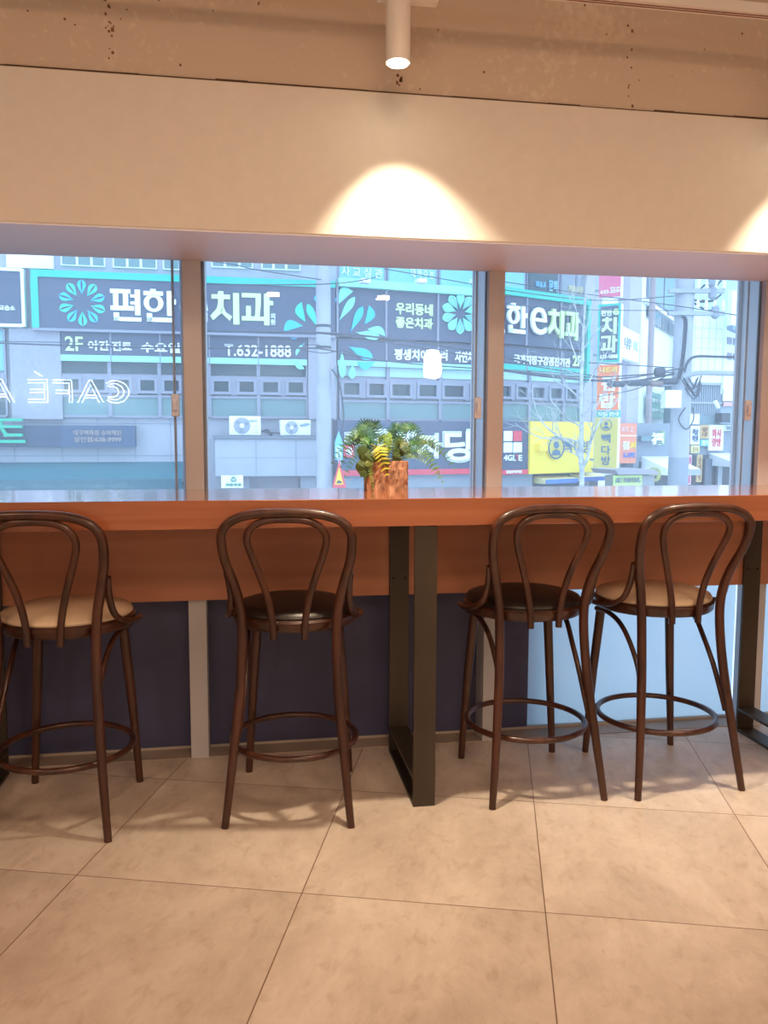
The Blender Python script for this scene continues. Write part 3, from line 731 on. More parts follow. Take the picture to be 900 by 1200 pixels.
# dark lower storefront zone under B and C
on_building(PB, 394, 577, 557, 640, 'storefront', O_grey, .02, .25, xr=394)
on_building(PC, 580, 624, 556, 640, 'storefront', O_grey, .02, .22, xr=600)
on_building(PC, 624, 701, 555, 640, 'storefront', O_dark, .02, .12, xr=640)
on_building(PA, -200, 216, 566, 620, 'storefront', O_glassd, .02, .10, xr=100)

# ---- signs on face A
def petal(mb, cx, cz, ang, r0, r1, wdt, side, d0=.0, d1=.02):
    """half leaf: side=-1/+1 picks the half left or right of the axis, 0 whole leaf"""
    n = 9; A = []; L = r1 - r0; dx, dz = cos(ang), sin(ang); ox, oz = -dz, dx
    def p(t, k):
        ww = wdt * (sin(pi * t ** 1.7)) ** .75
        return (cx + dx * (r0 + L * t) + ox * ww * k, cz + dz * (r0 + L * t) + oz * ww * k)
    ts = [i / n for i in range(n + 1)]
    if side == 0: poly = [p(t, 1) for t in ts] + [p(t, -1) for t in ts[-2:0:-1]]
    else: poly = [p(t, side * .92) for t in ts] + [p(t, side * .22) for t in ts[-2:0:-1]]
    mb.prism(poly, -d1, -d0)

s = Site(PA, 18, 384, 'clinic_sign', 'wide slate dental clinic sign with mint frame and white and lime letters, seen through two windows', 'sign', d=.05)
s = None
def sign(pl, x0, x1, yt, yb, name, label, cat, face, d=.05, th=.18, xr=None, frame=None, fw=.06, group=None, face_th=.02):
    xr_ = x0 if xr is None else xr
    st = Site(pl, (x0 + x1) / 2, yb if xr is None else yb, name, label, cat, d, group)
    a, b, c, e = st.rect(x0, x1, yt, yb, xr_, th)
    MB().box(a, b, -th, 0, c, e, .004).build('sign_board', face, st.t)
    if frame:
        f = MB()
        for r in ((a - .005, a + fw, c, e), (b - fw, b + .005, c, e), (a + fw, b - fw, e - fw, e + .005), (a + fw, b - fw, c - .005, c + fw)):
            f.box(r[0], r[1], -th - face_th, 0.0, r[2], r[3])
        f.build('frame', frame, st.t)
    st.box4 = (a, b, c, e); st.th = th
    return st

for z in bpy.data.objects[:]:
    if z.name.startswith('clinic_sign'): bpy.data.objects.remove(z)
st = sign(PA, -140, 27, 315, 383, 'academy_sign', 'dark slate sign with white border at the left edge, left of the mint framed sign', 'sign', O_slate, frame=O_white, fw=.05, xr=27)
st.text('lettering', '교습소', -1, 17.5, 357.5, 363.5, O_white, d=.18, bold=.02)

cs = sign(PA, 36, 393, 316, 384, 'clinic_sign', 'wide slate dental clinic sign with a ring flower logo and large white and lime letters', 'sign', O_slate, xr=36)
a, b, c, e = cs.box4
f = MB(); f.box(a, b, -.21, 0, e - .125, e + .005); f.box(a - .01, a + .12, -.21, 0, c, e - .125); f.build('frame', O_mint, cs.t, label='mint coloured frame along the top and left')
f = MB(); f.box(a, b, -.22, 0, c - .05, c); f.build('lower_rail', O_alu, cs.t)
T = .18
glyph(cs, '편', 129, 165, 338.5, 376, O_white, T, .03)
glyph(cs, '한', 168, 206, 338.5, 377, O_white, T, .03)
cs.text('lettering', 'e', 210, 243.5, 340, 381, O_white, d=T, bold=.02)
glyph(cs, '치', 246, 280, 341, 379.5, O_lime, T, .03)
glyph(cs, '과', 283, 320, 343.5, 380.5, O_lime, T, .03)
cs.text('lettering', '의\n원', 317, 322.5, 367, 380.5, O_white, d=T, bold=.02)
def ring_logo(st, px, py, rpx, T, n=12, cols=(O_blue, O_green), base=None, inner=.36, pairs=False, rot0=0.0, d=.0):
    cx, cz = st.L(px, py, T); R1 = abs(st.L(px + rpx, py, T)[0] - cx); g = [MB(), MB()]
    if base:
        bb = MB()
        for k in range(n):
            ag = rot0 + 2 * pi * k / n; petal(bb, cx, cz, ag, R1 * (inner - .08), R1 * 1.1, R1 * .23, 0, T, T + .05)
        bb.build('logo_base', base, st.t)
    k0 = .05 if base else 0
    for k in range(n):
        ag = rot0 + 2 * pi * k / n
        for sd in (-1, 1): petal(g[(k + (1 if pairs and k % 3 == 0 else 0)) % 2], cx, cz, ag, R1 * inner, R1, R1 * .20, sd, T + k0, T + k0 + .015)
    g[0].build('logo', cols[0], st.t); g[1].build('logo', cols[1], st.t)
ring_logo(cs, 96.3, 355, 28, T, 10, rot0=R(18) )
# giant cut-out flower, its left half on this sign
def big_flower(st, items, T, m=None, cxy=(390, 391)):
    """items: (x0,y0,x1,y1,width px, side, material) leaf axes in photo measures, on the sign plane"""
    groups = {}
    for (x0, y0, x1, y1, wd, sd, mm) in items:
        p0 = st.L(x0, y0, T); p1 = st.L(x1, y1, T); L = math.hypot(p1[0] - p0[0], p1[1] - p0[1]); ag = math.atan2(p1[1] - p0[1], p1[0] - p0[0])
        sc = L / math.hypot(x1 - x0, y1 - y0); g = groups.setdefault(mm.name, (MB(), mm))
        if sd == 0: petal(g[0], p0[0], p0[1], ag, 0, L, wd * sc, 0, T, T + .02)
        else:
            n = 10; poly = []
            for i in range(n + 1):
                t = i / n; ww = wd * sc * (sin(pi * t ** 1.3)) ** .75
                poly.append((p0[0] + cos(ag) * L * t - sin(ag) * ww * sd, p0[1] + sin(ag) * L * t + cos(ag) * ww * sd))
            g[0].prism(poly, -T - .02, -T)
    for k, (mb, mm) in groups.items(): mb.build('giant_petals', mm, st.t)
big_flower(cs, [(355, 382, 332.5, 389, 11, -1, O_blue), (358, 377.5, 353.5, 354, 10, 1, O_green), (372, 384, 360, 356, 4.5, 0, O_green), (372, 355, 370, 346, 3, 1, O_blue)], T)
bs = Site(PA, 215, 423, 'window_banner', 'slate window banner under the clinic sign with white hours and telephone number', 'banner', d=.12)
bs.part('banner_face', 71, 359.5, 388, 416.5, O_slate, 0, .03, xr=100)
bs.part('banner_strip', 71, 359.5, 416, 423, O_mintp, 0, .035, xr=100)
bs.text('lettering', '2F', 76, 97, 394, 411, O_lime, d=.04, bold=.012)
bs.text('lettering', '야간', 103, 128, 399, 410.5, O_white, d=.04, bold=.03)
bs.text('lettering', '진료', 131, 154, 400, 411, O_white, d=.04, bold=.03)
bs.text('lettering', '수요일야간', 165, 243, 401, 413, O_white, d=.04, bold=.03)
bs.text('lettering', 'T.632-1888', 263, 341, 403, 417, O_white, d=.04, bold=.012)
for px in (129, 187, 245, 302.5): bs.part('divider', px - .8, px + .8, 388, 424, O_alu, .03, .05, xr=100)
big_flower(bs, [(334, 391, 352, 392, 6, -1, O_blue), (357, 402, 347, 417, 4, -1, O_aqua), (345, 420, 357, 432, 6, -1, O_aqua)], .04)

# ---- signs on face B
b2 = sign(PB, 395.5, 577, 340, 397, 'clinic_sign', 'slate clinic sign with lime slogan and raised flower logo, above the potted fern', 'sign', O_slate, xr=453, d=.05, th=.12)
T2 = .12; a, b, c, e = b2.box4
f = MB(); f.box(a, b, -.24, 0, e, e + .16); f.build('frame', O_mintp, b2.t, label='pale mint rail along the top')
for px in (395.5, 453, 514): b2.part('divider', px - 1.1, px + 1.1, 331, 397, O_alu, T2, T2 + .04, xr=453)
b2.text('lettering', '우리동네', 463.5, 507, 354, 368, O_lime, d=T2, bold=.03)
b2.text('lettering', '좋은치과', 463.5, 507, 371, 384, O_lime, d=T2, bold=.03)
ring_logo(b2, 538.5, 367.5, 19.5, T2, 10, cols=(O_aqua, O_bluel), base=O_mintp, rot0=R(18))
big_flower(b2, [(397, 356, 413.5, 341.5, 11, 1, O_aqua), (397, 376, 415.5, 348, 4.3, 0, O_aqua), (410.5, 389, 425, 359, 4.5, 0, O_blue), (427, 380, 432, 358, 10, -1, O_blue),
                 (430, 386, 451, 394, 8, 1, O_aqua), (392, 371, 385, 357, 4, -1, O_blue), (390, 346, 390, 355, 5, 1, O_blue)], T2 + .01)
for px in (427, 493, 557):
    q = b2.L(px, 329.5, .5); mb = MB().box(q[0] - .10, q[0] + .10, -.62, -.42, q[1] - .05, q[1] + .04, .02); mb.box(q[0] - .015, q[0] + .015, -.42, -.2, q[1] - .02, q[1] + .01)
    mb.build('sign_light', O_white2, b2.t)
b3 = Site(PB, 486, 430, 'window_banner', 'slate window banner with white dental care words above the fern, with pale mint strip', 'banner', d=.12)
b3.part('banner_face', 396, 577, 400, 424, O_slate, 0, .03, xr=453)
b3.part('banner_strip', 396, 577, 424, 430, O_mintp, 0, .035, xr=453)
b3.text('lettering', '평생치아관', 462, 512, 408.5, 421.5, O_white, d=.04, bold=.03)
b3.text('lettering', '리', 516, 524, 410, 422.5, O_white, d=.04, bold=.03)
b3.text('lettering', '자연치살리기', 533, 576, 411.5, 424.5, O_white, d=.04, bold=.03)
for px in (453, 514): b3.part('divider', px - .9, px + .9, 400, 430, O_alu, .03, .05, xr=453)
big_flower(b3, [(417, 389.5, 445, 395, 5, 0, O_aqua), (408, 406, 437, 420, 6, 0, O_blue), (400.5, 411, 401, 443, 4.6, 0, O_aqua), (413, 427, 412, 444, 4.5, 0, O_aqua), (439, 424, 419, 424, 9, 1, O_blue)], .05)
# lettering on the upper windows
u = Site(PB, 440, 331, 'window_lettering', 'pink and white window lettering on the upper storey glass', 'lettering', d=.07)
u.text('lettering', '사 교 실 관', 400, 448, 312, 323, O_white, d=0, bold=.0)
u.text('lettering', '대 바 수 논', 482, 508, 314, 325, O_white, d=0, bold=.0)

# shop sign on the ground floor of face B
g1 = sign(PB, 395.5, 577, 493, 557, 'shop_sign', 'dark shop sign with white graffiti style letters and a red strip, behind the fern', 'sign', O_slate, xr=453, d=.05, th=.3)
g1.part('red_strip', 395.5, 577, 550.5, 557, O_red, .3, .31, xr=453)
for tx, x0, x1, y0, y1 in (('자', 490, 517, 509, 536), ('당', 520, 558, 504, 541), ('게', 462, 486, 505, 526), ('조', 436, 460, 504, 524), ('마', 405, 420, 506, 522)):
    o = g1.text('letter_outline', tx, x0 - 1.5, x1 + 1.5, y0 - 1.5, y1 + 1.5, O_white, d=.30, bold=.11)
    g1.text('lettering', tx, x0, x1, y0, y1, om('outline_ink', (.10, .14, .2), .5), d=.32, bold=.085)
    g1.text('lettering', tx, x0 + .6, x1 - .6, y0 + .6, y1 - .6, O_white, d=.34, bold=.07)

# ---- signs on face C
c1 = sign(PC, 579, 687, 349, 405, 'clinic_sign', 'slate clinic sign with raised white and lime letters, behind the bare tree', 'sign', O_slate, xr=618, d=.05, th=.12)
a, b, c, e = c1.box4
f = MB(); f.box(a, b, -.20, 0, e, e + .16); f.box(b, b + .10, -.20, 0, c - .75, e + .16); f.build('frame', O_mint, c1.t, label='mint rail along the top and right')
for px in (618.5, 658.5): c1.part('divider', px - .8, px + .8, 347, 405, O_alu, T2, T2 + .04, xr=618)
glyph(c1, '편', 562, 590, 355, 388, O_white, .18, .06)
glyph(c1, '한', 593.5, 616.5, 356, 391, O_white, .18, .06, xr=605)
c1.text('lettering', 'e', 621, 639.5, 359, 391.5, O_white, d=.18, th=.06, bold=.0)
glyph(c1, '치', 641, 659.5, 361.5, 395, O_lime, .18, .06)
glyph(c1, '과', 661.5, 678, 365, 398, O_lime, .18, .06)
c2 = Site(PC, 634, 433, 'window_banner', 'slate window banner naming the health check clinic, behind the bare tree', 'banner', d=.12)
c2.part('banner_face', 579, 690, 408, 428, O_slate, 0, .03, xr=618)
c2.part('banner_strip', 579, 690, 428, 434, O_mint, 0, .035, xr=618)
c2.text('lettering', '국가지정구강검진기관', 602, 668, 415, 426, O_white, d=.04, bold=.03)
c2.text('lettering', '2F', 671, 681, 416, 429, O_lime, d=.04, bold=.03)
for px in (618.5, 658.5): c2.part('divider', px - .7, px + .7, 408, 434, O_alu, .03, .05, xr=618)
u = Site(PC, 640, 343, 'window_lettering', 'blue neon style window lettering above the clinic sign behind the tree', 'lettering', d=.08)
u.text('lettering', '미술과', 628, 639.5, 329, 337, O_bluel, d=0, bold=.01)
u.text('lettering', '문화', 643, 653.5, 328, 341, O_bluel, d=0, bold=.02)
u.text('lettering', '전화시장', 666, 683, 334, 343, om('pale_gold', (.7, .62, .35)), d=0, bold=.0)
g2 = sign(PC, 580, 621.5, 494, 556, 'phone_shop_sign', 'dark sign with four rounded squares, one red, left of the yellow sign', 'sign', O_slate, xr=605, d=.05, th=.3)
g2.part('red_strip', 580, 621.5, 550.5, 556, O_red, .3, .31, xr=605)
for x0, y0, mm in ((590.8, 505, O_white), (602, 505, O_red), (590.8, 518.5, O_white), (602, 518.5, O_white)):
    g2.part('square', x0, x0 + 10, y0, y0 + 12, mm, .3, .33, bev=.01)
g2.text('lettering', '4G', 590, 600, 533, 540, O_white, d=.3, bold=.02)
g2.text('lettering', 'L', 601, 604, 533, 540, O_white, d=.3, bold=.02)
g2.text('lettering', 'T', 604.5, 606.5, 533, 540, O_red, d=.3, bold=.02)
g2.text('lettering', 'E', 607.5, 611.5, 533, 540, O_white, d=.3, bold=.02)
g2.text('lettering', '알뜰폰대리점', 593, 611, 551.5, 555, O_white, d=.31, bold=.02)
y1 = sign(PC, 621.8, 696.5, 494, 555, 'coffee_shop_sign', 'large bright yellow coffee shop sign with blue letters, behind the bare tree trunk', 'sign', O_yellow, xr=640, d=.05, th=.36)
def face_logo(st, px, py, r, T, ring=O_blueink, fill=O_ochre, dz=.05):
    cx, cz = st.L(px, py, T); rr = abs(st.L(px + r, py, T)[0] - cx)
    MB().lathe([(rr, 0), (rr, dz)], (cx, -T, cz), 28, 'y').build('logo_disc', fill, st.t)
    m = MB(); m.tube([(cx + rr * .88 * cos(k * pi / 14), -T - dz - .004, cz + rr * .88 * sin(k * pi / 14)) for k in range(28)], rr * .06, 6, closed=True)
    m.build('logo_ring', ring, st.t)
    m = MB(); m.lathe([(rr * .30, 0), (rr * .30, .012)], (cx, -T - dz, cz + rr * .22), 18, 'y')
    m.prism([(cx - rr * .5, cz - rr * .62), (cx + rr * .5, cz - rr * .62), (cx + rr * .38, cz - rr * .25), (cx, cz - rr * .15), (cx - rr * .38, cz - rr * .25)], -T - dz - .012, -T - dz)
    m.build('logo_figure', ring, st.t)
face_logo(y1, 650, 524.5, 10, .36)
y1.part('bracket_box', 633, 642, 520, 528.5, O_yellow, .36, .5, xr=633)
for ch, x0, x1 in (('빽', 659.5, 670), ('다', 673, 680.5), ('방', 683.5, 692.5)): y1.text('lettering', ch, x0, x1, 516, 531, O_blueink, d=.36, bold=.01)
# yellow awnings
def awning(pl, x0, x1, yt, yb, name, label, top, val, out=.7, drop=.25, val_h=.16, xr=None, stripe=None):
    st = Site(pl, (x0 + x1) / 2, yb, name, label, 'awning', d=.02)
    a, b, c, e = st.rect(x0, x1, yt, yb, xr, .1)
    st.t.location.z += 0
    mb = MB().prismx([(-.0, e), (-out, e - drop), (-out, e - drop - .03), (0, e - .03)], a, b); mb.build('canopy', top, st.t)
    MB().box(a, b, -out - .02, -out, e - drop - val_h, e - drop).build('valance', val, st.t)
    m2 = MB(); m2.prismx([(0, e - .03), (-out, e - drop - .03), (-out, e - drop - val_h), (0, e - drop - val_h)], a, a + .02); m2.prismx([(0, e - .03), (-out, e - drop - .03), (-out, e - drop - val_h), (0, e - drop - val_h)], b - .02, b); m2.build('side_cheek', top, st.t)
    return st, (a, b, c, e)
O_cream2 = om('cream_awning', (.75, .66, .36), .6); O_blue2 = om('awning_blue', (.08, .2, .62), .6)
aw, bb = awning(PC, 625, 662, 557, 575, 'shop_awning', 'pale yellow awning with blue edge left of the tree trunk, under the yellow sign', O_cream2, O_blue2, out=.5, drop=.07, val_h=.10, xr=640)
aw, bb = awning(PC, 668, 697, 553, 575, 'shop_awning', 'pale yellow awning with blue edge right of the tree trunk', O_cream2, O_blue2, out=.5, drop=.10, val_h=.10, xr=680)

# ---- things on face A's lower wall
m1 = sign(PA, -150, 158, 498.5, 524, 'market_sign', 'long navy supermarket sign bar with copper lettering on the pale wall', 'sign', O_navy, xr=100, d=.02, th=.25)
m1.part('lighter_panel', 71, 158, 498.5, 524, om('navy_sign_pale', (.035, .07, .15), .5), .25, .265, xr=100)  # panel in a lighter navy than the rest of the bar
m1.text('lettering', '대구백화점 슈퍼체인', 86, 142, 504, 510, O_copper, d=.265, bold=.012)
m1.text('lettering', '상인점/638-9999', 86.5, 142, 511.5, 518, O_copper, d=.265, bold=.012)
O_gl = om('market_green', (.0, .42, .26), .4)
m2 = Site(PA, 10, 519, 'market_letter', 'big raised green letter of the supermarket name at the left edge', 'sign letter', d=.32)
mg = MB()
for x0, x1, y0, y1 in ((-30, 27.5, 490.5, 493.5), (-30, 27.5, 498.5, 501.5), (6, 27.5, 508, 511.5), (-34, 31, 515.5, 519)):
    a, b, c, e = m2.rect(x0, x1, y0, y1, 10); mg.box(a, b, -.12, 0, c, e)
a0 = m2.L(2, 493)[0]; z0_ = m2.L(10, 493)[1]; z1_ = m2.L(10, 510)[1]
pt = [(a0, 0, z0_), (a0 + .01, 0, z0_ * .5 + z1_ * .5), (a0 + .09, 0, z1_)]
mg.tube([(p[0], -.06, p[2]) for p in spline(pt, 5)], .04, 8)
mg.build('letter_body', O_gl, m2.t, label='glossy green raised strokes')
aw = Site(PA, 30, 568, 'street_awning', 'long teal shop awning along the bottom left of the window view', 'awning', d=.02)
a, b, c, e = aw.rect(-200, 216, 541.5, 568, 100)
MB().prismx([(0, e), (-1.1, e - .28), (-1.1, e - .32), (0, e - .04)], a, b).build('canopy', O_teal, aw.t)
MB().box(a, b, -1.12, -1.08, e - .50, e - .28).build('valance', om('teal_valance', (.02, .09, .13), .6), aw.t)
MB().box(a, b, -1.14, -1.07, e - .53, e - .50).build('front_bar', O_metal, aw.t)
# market shelves of greenery seen under the awning
gs = sign(PA, -100, 214, 570, 580, 'planter_trough', 'low green planter trough under the teal awning', 'planter', om('hedge_green', (.05, .18, .09), .8, var=.5, scale=(14, 14, 14)), d=.3, th=.3, xr=100)

# ac units on their steel box
bx = Site(PA, 310, 556, 'steel_duct_box', 'large galvanised steel box on the wall below the air conditioners', 'duct box', d=.0)
a, b, c, e = bx.rect(252, 371, 514, 556, 300)
k = MB().box(a, b, -.75, 0, c, e, .008); k.build('box_body', O_metal, bx.t)
k = MB().box(a - .04, b + .02, -.80, 0, e, e + .06); k.build('lid', om('dark_lid', (.14, .17, .22), .6), bx.t)
k = MB()
for f_ in (.38, .76): x = a + (b - a) * f_; k.box(x - .008, x + .008, -.757, -.75, c + .02, e - .02)
z = (c + e) / 2; k.box(a + .02, b - .02, -.755, -.75, z - .004, z + .004)
k.build('panel_seam', O_grey, bx.t)
for f_ in (.25, .88):
    x = a + (b - a) * f_; MB().box(x - .14, x + .14, -.6, -.05, ZG - bx.z, c).build('support_post', O_grey, bx.t)
def ac(x0, x1, yt, yb, label, fan, logo):
    st = Site(PA, (x0 + x1) / 2, yb, 'air_conditioner', label, 'air conditioner', d=.28)
    a, b, c, e = st.rect(x0, x1, yt, yb, xr=x0, d=.35)
    c = bx.z + (bx.L(300, 514)[1]) + .07 - st.z
    MB().box(a, b, -.35, 0, c, e, .015).build('casing', O_white2, st.t)
    cx = a + (b - a) * (.40 if fan else .37); cz = (c + e) / 2; r = (e - c) * .43
    MB().lathe([(r, 0), (r, .012), (r * .96, .015)], (cx, -.35, cz), 32, 'y').build('fan_grille', om('fan_grey', (.30, .34, .42), .6) if fan else om('fan_pale', (.36, .42, .50), .6), st.t)
    g = MB()
    for i in range(1, 5): g.tube([(cx + r * i / 5 * cos(k * pi / 12), -.37, cz + r * i / 5 * sin(k * pi / 12)) for k in range(24)], .004, 5, closed=True)
    g.build('grille_wire', om('wire_grey', (.5, .55, .62), .5), st.t)
    g = MB()
    for i in range(3):
        an = i * 2 * pi / 3 + .4; petal(g, cx, cz, an, r * .2, r * .9, r * .22, 0, .362, .366)
    g.build('fan_blade', om('blade_grey', (.16, .20, .27), .6), st.t)
    MB().lathe([(r * .28, 0), (r * .28, .01)], (cx, -.372, cz), 20, 'y').build('hub', O_white2, st.t)
    if fan:
        x0_ = a + (b - a) * .62; text('brand_lettering', 'SAMSUNG', om('ac_text', (.25, .3, .4)), st.t, x0_, b - .06, e - .12, e - .07, -.35, .004, .02)
        g = MB()
        for i in range(6): g.box(x0_ + .1, b - .06, -.357, -.35, e - .2 - i * .06, e - .19 - i * .06)
        g.build('vent_slots', O_alu, st.t)
    else:
        ex = a + (b - a) * .80; ez = c + (e - c) * .68; w2_, h2_ = (b - a) * .17, (e - c) * .09
        m = MB(); pl = [(ex + w2_ * cos(k * pi / 12) , ez + h2_ * sin(k * pi / 12) + .12 * w2_ * cos(k * pi / 12)) for k in range(24)]; m.prism(pl, -.36, -.35); m.build('logo_ellipse', om('logo_navy', (.05, .18, .55), .4), st.t)
        text('brand_lettering', 'SAMSUNG', O_white, st.t, ex - w2_ * .75, ex + w2_ * .75, ez - h2_ * .35, ez + h2_ * .35, -.36, .004, .02)
    return st
ac(268.5, 305.5, 487.5, 512, 'larger white air conditioner unit with grey fan grille, left on the steel box', True, False)
ac(328.5, 364, 492, 513, 'smaller white air conditioner unit with blue oval logo, right on the steel box', False, True)
hz = Site(PA, 312, 513, 'cable_coil', 'bundle of dark cables between the two air conditioners', 'cables', d=.3)
k = MB()
for j in range(5):
    x0_, z_ = hz.L(306 + j * 1.5, 511); x1_, _z = hz.L(327, 511)
    k.tube(spline([(x0_, -.2 - .02 * j, .12), ((x0_ * 2 + x1_) / 3, -.22, .16 - .03 * j), ((x0_ + x1_) / 2, -.2 + .02 * j, .10), (x1_, -.22, .09)], 5), .016, 6)
k.build('cable', O_cable, hz.t)
rc = sign(PA, 259, 285, 557, 572, 'recycling_notice', 'white notice board with a green recycling mark below the steel box', 'notice', O_white2, d=.78, th=.03, xr=262)
q_ = rc.L(272, 572)
MB().box(q_[0] - .03, q_[0] + .03, -.0, .04, ZG - rc.z, q_[1]).build('post', O_grey, rc.t)
rc.text('lettering', '♻', 270, 277, 558.5, 565, O_bgreen, d=.03, bold=.0)
rc.text('lettering', '재활용품', 264, 283, 566.5, 569.5, O_bgreen, d=.03, bold=.01)

# ---- utility poles
def pole(px, dist, r0, name, label, top=9.0):
    r = ray(px, 507); k = dist / r.y; loc = (r.x * k, r.y * k, ZG)
    t = thing(name, label, 'utility pole', loc, -YAW)
    MB().lathe([(r0 * 1.12, 0), (r0 * .92, top - ZG)], n=28).build('pole_shaft', O_conc, t, smooth=True)
    return t, loc
p1, l1 = pole(379.5, 15.6, .135, 'utility_pole', 'pale concrete utility pole between the air conditioners and the fern')
def pz(l, py, px):       # height of a photo row at the pole's distance
    r = ray(px, py); return H + r.z * l[1] / r.y - ZG
def band(t, z, r, m=O_metal, h=.06): return MB().lathe([(r, 0), (r, h)], (0, 0, z), 24).build('clamp_band', m, t)
band(p1, pz(l1, 449, 380), .15, h=.03); band(p1, pz(l1, 444, 380), .15, h=.03); band(p1, pz(l1, 384, 380), .148, O_cable, .05); band(p1, pz(l1, 409, 380), .148, O_cable, .05)
z = pz(l1, 455, 380)
MB().box(.20, .25, -.05, .0, z, z + .42).build('bracket_rail', O_grey, p1)
MB().tube(spline([(.16, -.08, z + .35), (.30, -.08, z + .1), (.38, -.05, z - .5), (.33, -.03, z - .85), (.22, 0, z - .95)], 6), .016, 6).build('conduit', O_cable, p1)
MB().tube([(.22, -.05, 0), (.22, -.05, 1.1), (.21, -.05, 1.7)], .035, 8).build('ground_pipe', O_metal, p1)

# street signs
def street_sign(px, dist, label):
    r = ray(px, 507); k = dist / r.y; return thing('road_sign', label, 'road sign', (r.x * k, r.y * k, ZG), -YAW), (r.x * k, r.y * k, ZG)
rs, lr = street_sign(397.5, 15.3, 'yellow and red triangular bump warning sign beside the utility pole')
MB().tube([(0, .04, 0), (0, .04, pz(lr, 536, 397))], .03, 10).build('sign_post', O_metal, rs)
zt, zb = pz(lr, 539, 397), pz(lr, 571.5, 397); hw_ = .115
def tri(mb, s_, z0, z1, y0, y1): mb.prism([(-s_, z0), (s_, z0), (0, z1)], y0, y1)
m = MB(); tri(m, hw_ + .02, zb, zt, -.03, 0); m.build('sign_plate', O_red, rs)
m = MB(); tri(m, hw_ * .72, zb + .06, zt - .12, -.036, -.03); m.build('sign_face', om('warning_yellow', (.85, .55, .03), .5), rs)
m = MB(); m.prism([(-.055, zb + .085), (.055, zb + .085), (.035, zb + .125), (0, zb + .14), (-.035, zb + .125)], -.04, -.036); m.build('bump_symbol', O_cable, rs)
rs, lr = street_sign(397, 15.5, 'blue arrow shaped road sign above the triangular warning sign')
MB().tube([(0, .06, 0), (0, .06, pz(lr, 515, 397))], .025, 10).build('sign_post', O_metal, rs)
zt, zb = pz(lr, 508, 397), pz(lr, 539, 397)
m = MB(); m.prism([(-.075, zb), (.075, zb), (.075, zb + .33), (0, zt + .05), (-.075, zb + .33)], -.03, 0); m.build('sign_plate', O_bluel, rs)
text('lettering', '일방\n통행', O_white, rs, -.055, .055, zb + .05, zb + .26, -.03, .004, .01)
rp = Site(PB, 409, 541, 'red_notice', 'small red and white square notice left of the fern pot', 'notice', d=.36)
rp.part('notice_board', 403, 415, 522, 536, O_red, 0, .03)
rp.text('lettering', '※', 405, 413, 524, 534, O_white, d=.03, bold=.0)

# pole 2 with transformers, box and cross arms
p2, l2 = pole(796.5, 14.0, .165, 'utility_pole', 'big pale concrete utility pole with cross arms and a meter box on the right')
def at2(px, py, dy=0):
    r = ray(px, py); k = (l2[1] + dy) / r.y; p = Vector((r.x * k, r.y * k, H + r.z * k)) - Vector(l2)
    return Matrix.Rotation(YAW, 3, 'Z') @ p
a = at2(778.5, 478, -.3); b = at2(797, 457.5, -.3)
MB().box(a.x, b.x, -.42, -.16, a.z, b.z, .01).build('meter_box', O_white2, p2, label='pale grey meter box')
for y in (345, 371):
    a = at2(799, y); b = at2(842, y - 6 if y == 345 else y - 3)
    k = MB().box(-.35, b.x, -.20, -.12, a.z, a.z + .07); k.build('cross_arm', O_metal, p2)
    band(p2, a.z, .18)
    for i in range(4):
        xx = .18 + i * .15
        k = MB().lathe([(.02, 0), (.045, .03), (.02, .06), (.045, .09), (.02, .12), (.035, .15), (.015, .2)], (xx, -.16, a.z + .07), 10); k.build('insulator', O_white2, p2)
k = MB()
for (x0, y0, x1, y1) in ((800, 345, 830, 330), (803, 347, 838, 352), (806, 350, 840, 365), (826, 340, 850, 322), (822, 352, 845, 345), (800, 338, 815, 322)):
    a = at2(x0, y0); b = at2(x1, y1); k.tube(spline([a, (a + b) / 2 + Vector((0, -.05, -.07)), b], 5), .018, 6)
k.build('jumper_cable', O_cable, p2)
for px, py in ((829, 346), (832, 368), (828, 331)):
    a = at2(px, py); MB().lathe([(.03, -.12), (.07, -.08), (.07, .08), (.03, .12)], (a.x, -.16, a.z), 14).build('fuse_switch', O_grey, p2)
k = MB()
for dx in (-.10, -.06): k.tube(spline([(dx, -.17, at2(785, 372).z), (dx + .05, -.18, at2(785, 380).z), (dx + .02, -.185, at2(785, 420).z), (dx - .04, -.185, at2(785, 445).z)], 6), .016, 6)
k.tube(spline([(0.02, -.19, at2(797, 478).z), (-.1, -.2, at2(797, 492).z), (.05, -.2, at2(797, 503).z), (.17, -.19, at2(797, 492).z), (.16, -.18, at2(797, 478).z)], 6), .012, 6)
k.build('riser_cable', O_cable, p2)
MB().lathe([(.178, 0), (.180, at2(797, 536).z)], n=28).build('painted_base', O_grey, p2)
k = MB()
for i in range(7):
    a = at2(802 + random.uniform(-2, 6), 448 + i * 2.3); k.tube(spline([a + Vector((-.1, -.2, .1)), a + Vector((.05, -.25, -.1)), a + Vector((.16, -.2, .12))], 5), .011, 6)
k.build('cable_loop', O_cable, p2)

